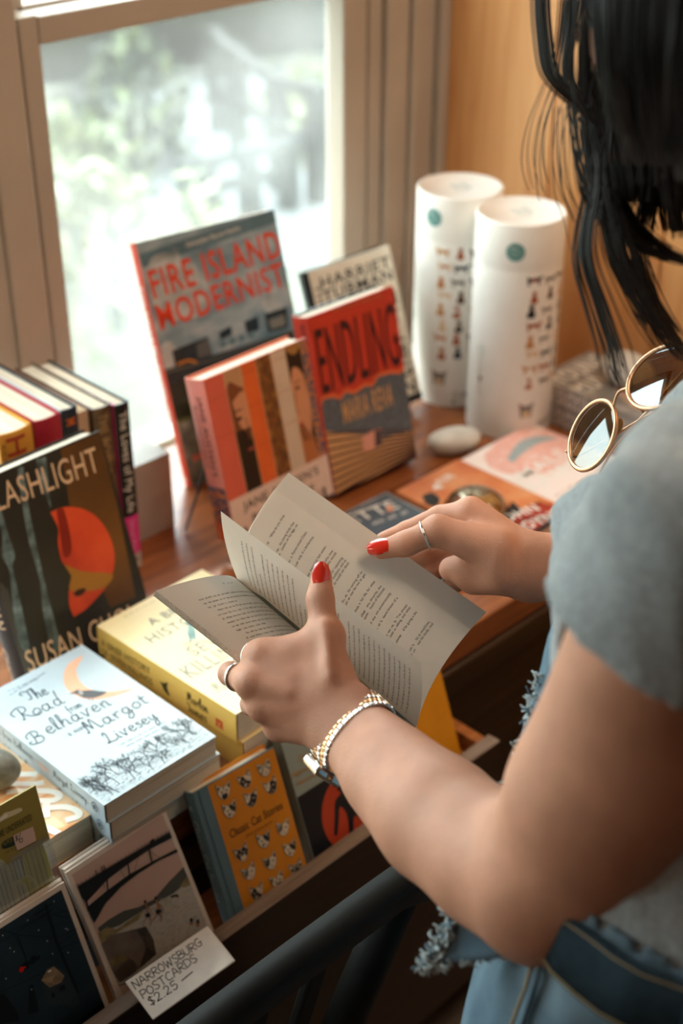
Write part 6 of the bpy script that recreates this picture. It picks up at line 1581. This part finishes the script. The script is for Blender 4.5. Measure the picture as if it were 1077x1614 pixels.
for ang in (2.1, 2.75, 3.45, 4.2):
    m = MB(); pts = [hip(ang, z_, .0065) - PO for z_ in (.294, .302, .324, .342)]; m.tube(pts, .0055, DENIM_D, 6, flat=.35); m.build('belt_loop', jn)
for ang0 in (2.95,):
    m = MB(); m.tube([hip(ang0, z_, .001) - PO for z_ in np.linspace(.298, -.15, 18)], .0012, STITCH, 5); m.tube([hip(ang0 + .035, z_, .001) - PO for z_ in np.linspace(.298, -.15, 18)], .002, DENIM, 5); m.build('side_seam', jn)
m = MB(); 
pk_ = [hip(a_, z_, .002) - PO for a_, z_ in ((3.6, .205), (3.95, .19), (4.3, .19), (4.3, .06), (3.95, .04), (3.65, .06), (3.6, .205))]
m.tube(pk_, .0012, STITCH, 5); m.build('back_pocket_stitching', jn)
# loose frayed denim hanging in front of her
fe = [(888, 945, .935), (866, 1005, .93), (848, 1080, .925), (826, 1150, .915), (797, 1235, .905), (760, 1330, .885), (712, 1440, .865), (664, 1528, .852)]
ie = [(990, 930, .86), (1000, 1010, .86), (1000, 1090, .855), (990, 1160, .85), (980, 1250, .845), (960, 1350, .84), (930, 1440, .835), (880, 1488, .835)]
m = MB(); vs, fs = [], []
fe_s = smooth_line([pw(*p) for p in fe], 5); ie_s = smooth_line([pw(*p) for p in ie], 5); n_ = len(fe_s)
for i in range(n_):
    a_, b_ = np.array(fe_s[i]), np.array(ie_s[i])
    for k in range(9):
        t = k / 8; vs.append(a_ * (1 - t) + b_ * t + CAMV * .010 * math.sin(t * 7 + i * .12) * t - PO)
for i in range(n_ - 1):
    for k in range(8): fs.append((i * 9 + k, i * 9 + k + 1, (i + 1) * 9 + k + 1, (i + 1) * 9 + k))
m.add(vs, fs, DENIM, True)
rr = random.Random(3)
def fray(p, out, L, mat=THREAD):
    q = [np.array(p) - PO]; d = np.array(out) + np.array([rr.gauss(0, .5) for _ in range(3)])
    for _ in range(4): d = unit(d + np.array([rr.gauss(0, .6) for _ in range(3)])); q.append(q[-1] + d * L / 4)
    m.tube(q, rr.uniform(.00035, .0007), mat, 4)
for i in range(n_ - 1):
    a_, b_ = np.array(fe_s[i]), np.array(fe_s[i + 1]); dens = 34 if i > 27 else (12 if 8 < i < 14 else (1 if i > 13 else 0))
    inn = unit(np.array(ie_s[i]) - a_)
    for _ in range(dens):
        t = rr.random(); fray(a_ * (1 - t) + b_ * t + inn * rr.uniform(-.001, .009 if i > 27 else .003) + CAMV * .0012, img(-1, .2) * .6, rr.uniform(.004, .011), THREAD if rr.random() < .7 else DENIM)
for k in range(70):
    t = rr.random(); fray(np.array(fe_s[-1]) * (1 - t) + np.array(ie_s[-1]) * t, img(-.1, 1), rr.uniform(.003, .006))
dp = m.build('denim_panel', person); dp['label'] = 'loose denim edge with a white frayed border'
md = dp.modifiers.new('cloth', 'SOLIDIFY'); md.thickness = .0012

# hair
HAIRM = M('dark_brown_hair', '#120b08', rough=0.42, spec=0.3, var=0.2, scale=60)
m = MB()
def strand(pts, r, mat=HAIRM):
    m.tube(pts, [r * (0.5 + 0.5 * min(1, 3 * (1 - i / (len(pts) - 1)) + .1)) for i in range(len(pts))], mat, 4, caps=False)
def lock(path, n, s0, s1, seed, r=.00055, dw=.02, drift=8):
    rr = random.Random(seed); from_head = path[0][1] < -50; path = smooth_line(path, 4); N_ = len(path)
    for _ in range(n):
        ox, oy, ow = rr.gauss(0, 1), rr.gauss(0, .5), rr.gauss(0, 1); ph, am = rr.uniform(0, 6), rr.uniform(0, drift); cut = rr.uniform(.72, 1)
        K = max(3, int(N_ * cut)); pts = []
        for i in range(K):
            t = i / (N_ - 1); s_ = s0 * (1 - t) + s1 * t; p = path[i]
            pts.append(pw(p[0] + ox * s_ + am * math.sin(t * 4 + ph) * t, p[1] + oy * s_ * .3, p[2] + ow * dw) - PO)
        p0 = pts[0] + PO; dr = unit(p0 - HD); dr[2] = max(dr[2], .15); dr = unit(dr)
        roots = [HD + np.array([rr.gauss(0, .006), .01 + rr.gauss(0, .03), .126]), HD + unit(dr + [0, 0, .9]) * np.array([.086, .104, .124]), HD + dr * np.array([.095, .115, .120])]
        far = p0[2] > HD[2] + .10
        if from_head: pts = [np.array(q) for q in smooth_line([q - PO for q in (roots[:2] if far else roots)] + pts[(2 if far else 0)::2], 3)]
        strand(pts, r * rr.uniform(.7, 1.3))
W0 = .86
lock([(880, -160, W0), (858, -60, W0), (853, 0, W0), (857, 60, W0), (866, 112, W0), (890, 145, W0), (925, 178, W0), (945, 230, W0), (957, 300, W0), (985, 356, W0), (1030, 395, W0), (1085, 416, W0), (1130, 420, W0)], 70, 5, 7, 1, drift=6)
lock([(960, -150, W0), (945, 0, W0), (938, 100, W0), (940, 190, W0), (948, 260, W0), (965, 325, W0), (1005, 375, W0), (1060, 405, W0), (1120, 418, W0)], 150, 20, 10, 2, drift=12)
lock([(1000, -150, W0), (985, 0, W0), (975, 100, W0), (975, 200, W0), (985, 290, W0), (1000, 330, W0)], 260, 26, 16, 3, drift=10)
lock([(1060, -150, W0), (1040, 0, W0), (1020, 100, W0), (1015, 200, W0), (1012, 290, W0), (1005, 340, W0)], 320, 26, 12, 4, drift=10)
lock([(1110, -150, W0), (1090, 0, W0), (1075, 120, W0), (1065, 220, W0), (1058, 280, W0), (1062, 330, W0), (1075, 400, W0)], 320, 24, 12, 5, drift=10)
lock([(1160, -150, W0), (1130, 0, W0), (1110, 130, W0), (1100, 260, W0), (1098, 330, W0), (1105, 420, W0)], 260, 24, 16, 6, drift=10)
lock([(940, 240, W0), (938, 300, W0), (925, 370, W0), (926, 420, W0), (945, 480, W0), (966, 545, W0), (976, 590, W0), (990, 625, W0)], 42, 8, 13, 7, .0005, .03, drift=16)
lock([(955, 300, W0), (968, 360, W0), (980, 405, W0), (1002, 450, W0), (1030, 500, W0), (1060, 545, W0), (1100, 590, W0)], 90, 9, 12, 8, .0005, .03, drift=14)
lock([(975, 330, W0), (995, 380, W0), (1012, 440, W0), (1040, 505, W0), (1085, 560, W0)], 40, 8, 14, 9, .0005, .03, drift=16)
lock([(900, 0, W0), (895, 60, W0), (890, 110, W0), (905, 150, W0), (925, 190, W0)], 26, 12, 12, 10, .0004, drift=8)
lock([(872, 130, W0), (850, 190, W0), (842, 250, W0), (852, 300, W0), (870, 330, W0)], 9, 12, 14, 11, .0003, drift=14)
lock([(900, 170, W0), (898, 240, W0), (905, 300, W0), (925, 350, W0), (940, 420, W0)], 14, 14, 14, 12, .0003, drift=14)
lock([(1030, 230, W0), (1028, 280, W0), (1018, 340, W0), (1012, 380, W0)], 40, 12, 8, 13, drift=8)
lock([(1010, -320, .70), (995, -120, .70), (985, 0, .70), (985, 110, .71), (1000, 210, .73), (1015, 300, .76)], 260, 34, 18, 14, .0007, drift=12)
lock([(1100, -320, .68), (1080, -120, .68), (1065, 0, .68), (1055, 110, .69), (1055, 210, .72), (1060, 300, .75)], 420, 40, 20, 15, .0007, drift=12)
lock([(1190, -320, .68), (1160, -120, .68), (1140, 0, .68), (1120, 110, .69), (1110, 230, .72), (1105, 330, .75)], 380, 40, 22, 16, .0007, drift=12)
# hair on the head itself
rr = random.Random(21)
for k in range(1500):
    a_ = rr.uniform(0, 2 * PI); top = HD + np.array([rr.gauss(0, .008), .01 + rr.gauss(0, .035), .126])
    c_, s_ = math.cos(a_), math.sin(a_)
    if s_ > .55 and abs(c_) < .8: continue                  # the face stays free
    side = HD + np.array([.088 * c_, -.005 + .106 * s_, rr.uniform(-.02, .02)]); mid = HD + unit(np.array([c_, s_, .95])) * np.array([.092, .110, .128])
    back = s_ < .1 and not (c_ < -.75)
    if back: end = HD + np.array([.075 * c_ + rr.gauss(0, .008), -.125 + rr.gauss(0, .012), -rr.uniform(.24, .40)]); low = HD + np.array([.082 * c_, -.085 + .035 * s_, -.13])
    else: end = side + np.array([.01 * c_, -.02, -rr.uniform(.03, .08)]); low = side + np.array([.004 * c_, -.008, -.025])
    strand([np.array(q) - PO for q in smooth_line([top, mid, side, low, end], 4)], .0011)
m.blob(HD + np.array([0, -.014, .022]) - PO, (.0765, .0950, .0955), HAIRM, 4)
m.build('hair', person)

# ---------------------------------------------------------------- wristwatch, rings, sunglasses
STEEL = M('polished_steel', '#d5d2cb', rough=0.16, metal=1.0, var=0.02); GOLDM = M('rose_gold', '#d9a878', rough=0.16, metal=1.0, var=0.02)
fa = unit(MF - WR); wn_ = unit(np.cross(fa, wd)); wn_ = wn_ if wn_ @ CAMV > 0 else -wn_
WC = WR + fa * 0.004
wt = empty('wristwatch', 'two tone steel and gold bracelet watch on the left wrist', 'wristwatch', WC)
RA, RB_ = .0305, .0205
def rim(a_): return wd * RA * math.cos(a_) + wn_ * RB_ * math.sin(a_)
nl = 40
m = MB()
case_a = PI * 1.0
for i in range(nl):
    a_ = 2 * PI * i / nl
    da = (a_ - case_a + PI) % (2 * PI) - PI
    if abs(da) < .42: continue
    p = rim(a_); tg = unit(rim(a_ + .02) - rim(a_ - .02)); nr = unit(np.cross(fa, tg)); nr = nr if nr @ p > 0 else -nr
    step = np.linalg.norm(rim(a_ + PI / nl) - rim(a_ - PI / nl))
    for j in range(5):
        off = (j - 2) * .0048; sh = step * .5 if j % 2 else 0
        m.obox(p + fa * off + tg * sh + nr * (.0002 if j % 2 else .0005), Vector(tg), Vector(fa), Vector(nr), step * .94, .0045, .0030, GOLDM if j in (1, 3) else STEEL, .0009)
m.build('bracelet', wt)
p = rim(case_a); nr = unit(p); tg = unit(rim(case_a + .02) - rim(case_a - .02)); cc = p + nr * .0028
m = MB(); m.obox(cc, Vector(tg), Vector(fa), Vector(nr), .0265, .0215, .0068, STEEL, .002); m.obox(cc + nr * .0030, Vector(tg), Vector(fa), Vector(nr), .0235, .0190, .0022, GOLDM, .0009); m.build('case', wt)
m = MB(); m.obox(cc + nr * .0042, Vector(tg), Vector(fa), Vector(nr), .0195, .0150, .0006, M('watch_dial', '#dfe3e4', rough=.25), .0002); m.obox(cc + nr * .0047 + tg * .002, Vector(tg), Vector(fa), Vector(nr), .006, .0007, .0003, INK); m.obox(cc + nr * .0047 + fa * .002, Vector(fa), Vector(tg), Vector(nr), .005, .0007, .0003, INK); m.build('dial', wt)
m = MB(); m.tube([cc + fa * .0105, cc + fa * .0132], .0017, GOLDM, 10); m.build('crown', wt)

def ring(label, c, axis, R, r, mat, tilt=0, wide=1.0):
    ax = unit(axis); u = unit(np.cross(ax, [0.2, 0.3, 0.9])); v = np.cross(ax, u); b = MB()
    nu, nv = 40, 10; vs = []
    for i in range(nu):
        A = 2 * PI * i / nu; d = u * math.cos(A) + v * math.sin(A)
        for j in range(nv):
            B = 2 * PI * j / nv; vs.append(d * (R + r * math.cos(B)) + ax * r * wide * math.sin(B))
    b.add(vs, [(i * nv + j, ((i + 1) % nu) * nv + j, ((i + 1) % nu) * nv + (j + 1) % nv, i * nv + (j + 1) % nv) for i in range(nu) for j in range(nv)], mat, True)
    o = b.build('finger_ring'); o.location = c; tag(o, label, 'ring')
def along(a_, b_, t): return pw(*a_) * (1 - t) + pw(*b_) * t
ring('thin silver ring on the left index finger beside the page', along(HI['I'], fing['I'][0], .10), pw(*fing['I'][0]) - pw(*HI['I']), .0128, .0008, STEEL)
ring('broad silver ring on the left middle finger', along(HI['M'], fing['M'][0], .62), pw(*fing['M'][0]) - pw(*HI['M']), .0102, .0011, STEEL, 0, 1.9)
ring('textured silver ring on the right thumb', TMR * .62 + TIR * .38, TIR - TMR, .0116, .0010, STEEL, 0, 1.2)

SGF = M('bronze_frame', '#d0a583', rough=0.38, metal=0.8)
LENS = bpy.data.materials.new('brown_lens'); LENS.use_nodes = True; nt = LENS.node_tree; nt.nodes.clear()
o_ = nt.nodes.new('ShaderNodeOutputMaterial'); t_ = nt.nodes.new('ShaderNodeBsdfTransparent'); t_.inputs[0].default_value = lin('#8a6a3c'); g_ = nt.nodes.new('ShaderNodeBsdfGlossy'); g_.inputs['Roughness'].default_value = .02; g_.inputs[0].default_value = (.8, .86, .9, 1)
x_ = nt.nodes.new('ShaderNodeMixShader'); x_.inputs[0].default_value = .16
nt.links.new(t_.outputs[0], x_.inputs[1]); nt.links.new(g_.outputs[0], x_.inputs[2]); nt.links.new(x_.outputs[0], o_.inputs[0])
c1, c2 = pw(934, 686, 1.075), pw(1043, 594, 1.030)
nn = unit(-.74 * RT + .43 * UP + .50 * CAMV); ax = unit(c2 - c1); nn = unit(nn - ax * (nn @ ax)); ay = np.cross(nn, ax)
sgl = empty('sunglasses', 'round bronze framed sunglasses with brown lenses hanging at her shirt front', 'sunglasses', (c1 + c2) / 2)
S0 = (c1 + c2) / 2
AXY = []
for c, n_c in ((c1, (-.86, .28, .42)), (c2, (-.62, .50, .60))):
    nn = unit(n_c[0] * RT + n_c[1] * UP + n_c[2] * CAMV); ax_ = unit(ax - nn * (ax @ nn)); ay = np.cross(nn, ax_); AXY.append((nn, ax_, ay))
    m = MB(); P = [c - S0 + .0275 * (ax_ * math.cos(2 * PI * k / 40) + ay * math.sin(2 * PI * k / 40)) for k in range(40)]
    m.tube(P, .0019, SGF, 8, closed=True); m.build('lens_rim', sgl)
    m = MB(); R_ = .0272; vs = [c - S0 + nn * .0022] + [c - S0 + R_ * (ax_ * math.cos(2 * PI * k / 40) + ay * math.sin(2 * PI * k / 40)) for k in range(40)]
    m.add(vs, [(0, 1 + k, 1 + (k + 1) % 40) for k in range(40)], LENS, True); m.build('lens', sgl)
mid = (c1 + c2) / 2 - S0; m = MB(); g0 = c1 - S0 + AXY[0][1] * .0265 + AXY[0][2] * .006; g1 = c2 - S0 - AXY[1][1] * .0265 + AXY[1][2] * .006
m.tube(smooth_line([g0, (g0 + g1) / 2 + ay * .004 + nn * .002, g1], 5), .0012, SGF, 8); m.build('bridge', sgl)
for c, sg_ in ((c1, -1), (c2, 1)):
    m = MB(); h0 = c - S0 + ax * sg_ * .0285 + ay * .006; m.tube(smooth_line([h0, h0 - nn * .012 - ax * sg_ * .004, h0 - nn * .018 - ax * sg_ * .05 - ay * .004, h0 - nn * .020 - ax * sg_ * .095 - ay * .012, h0 - nn * .02 - ax * sg_ * .12 - ay * .03], 5), .0011, SGF, 6); m.build('temple_arm', sgl)
    m = MB(); m.blob(c - S0 - ax * sg_ * .0235 - nn * .007 + ay * -.004, (.004, .0022, .0065), M('amber_pad', '#8a6a38', rough=.3), 2); m.build('nose_pad', sgl)
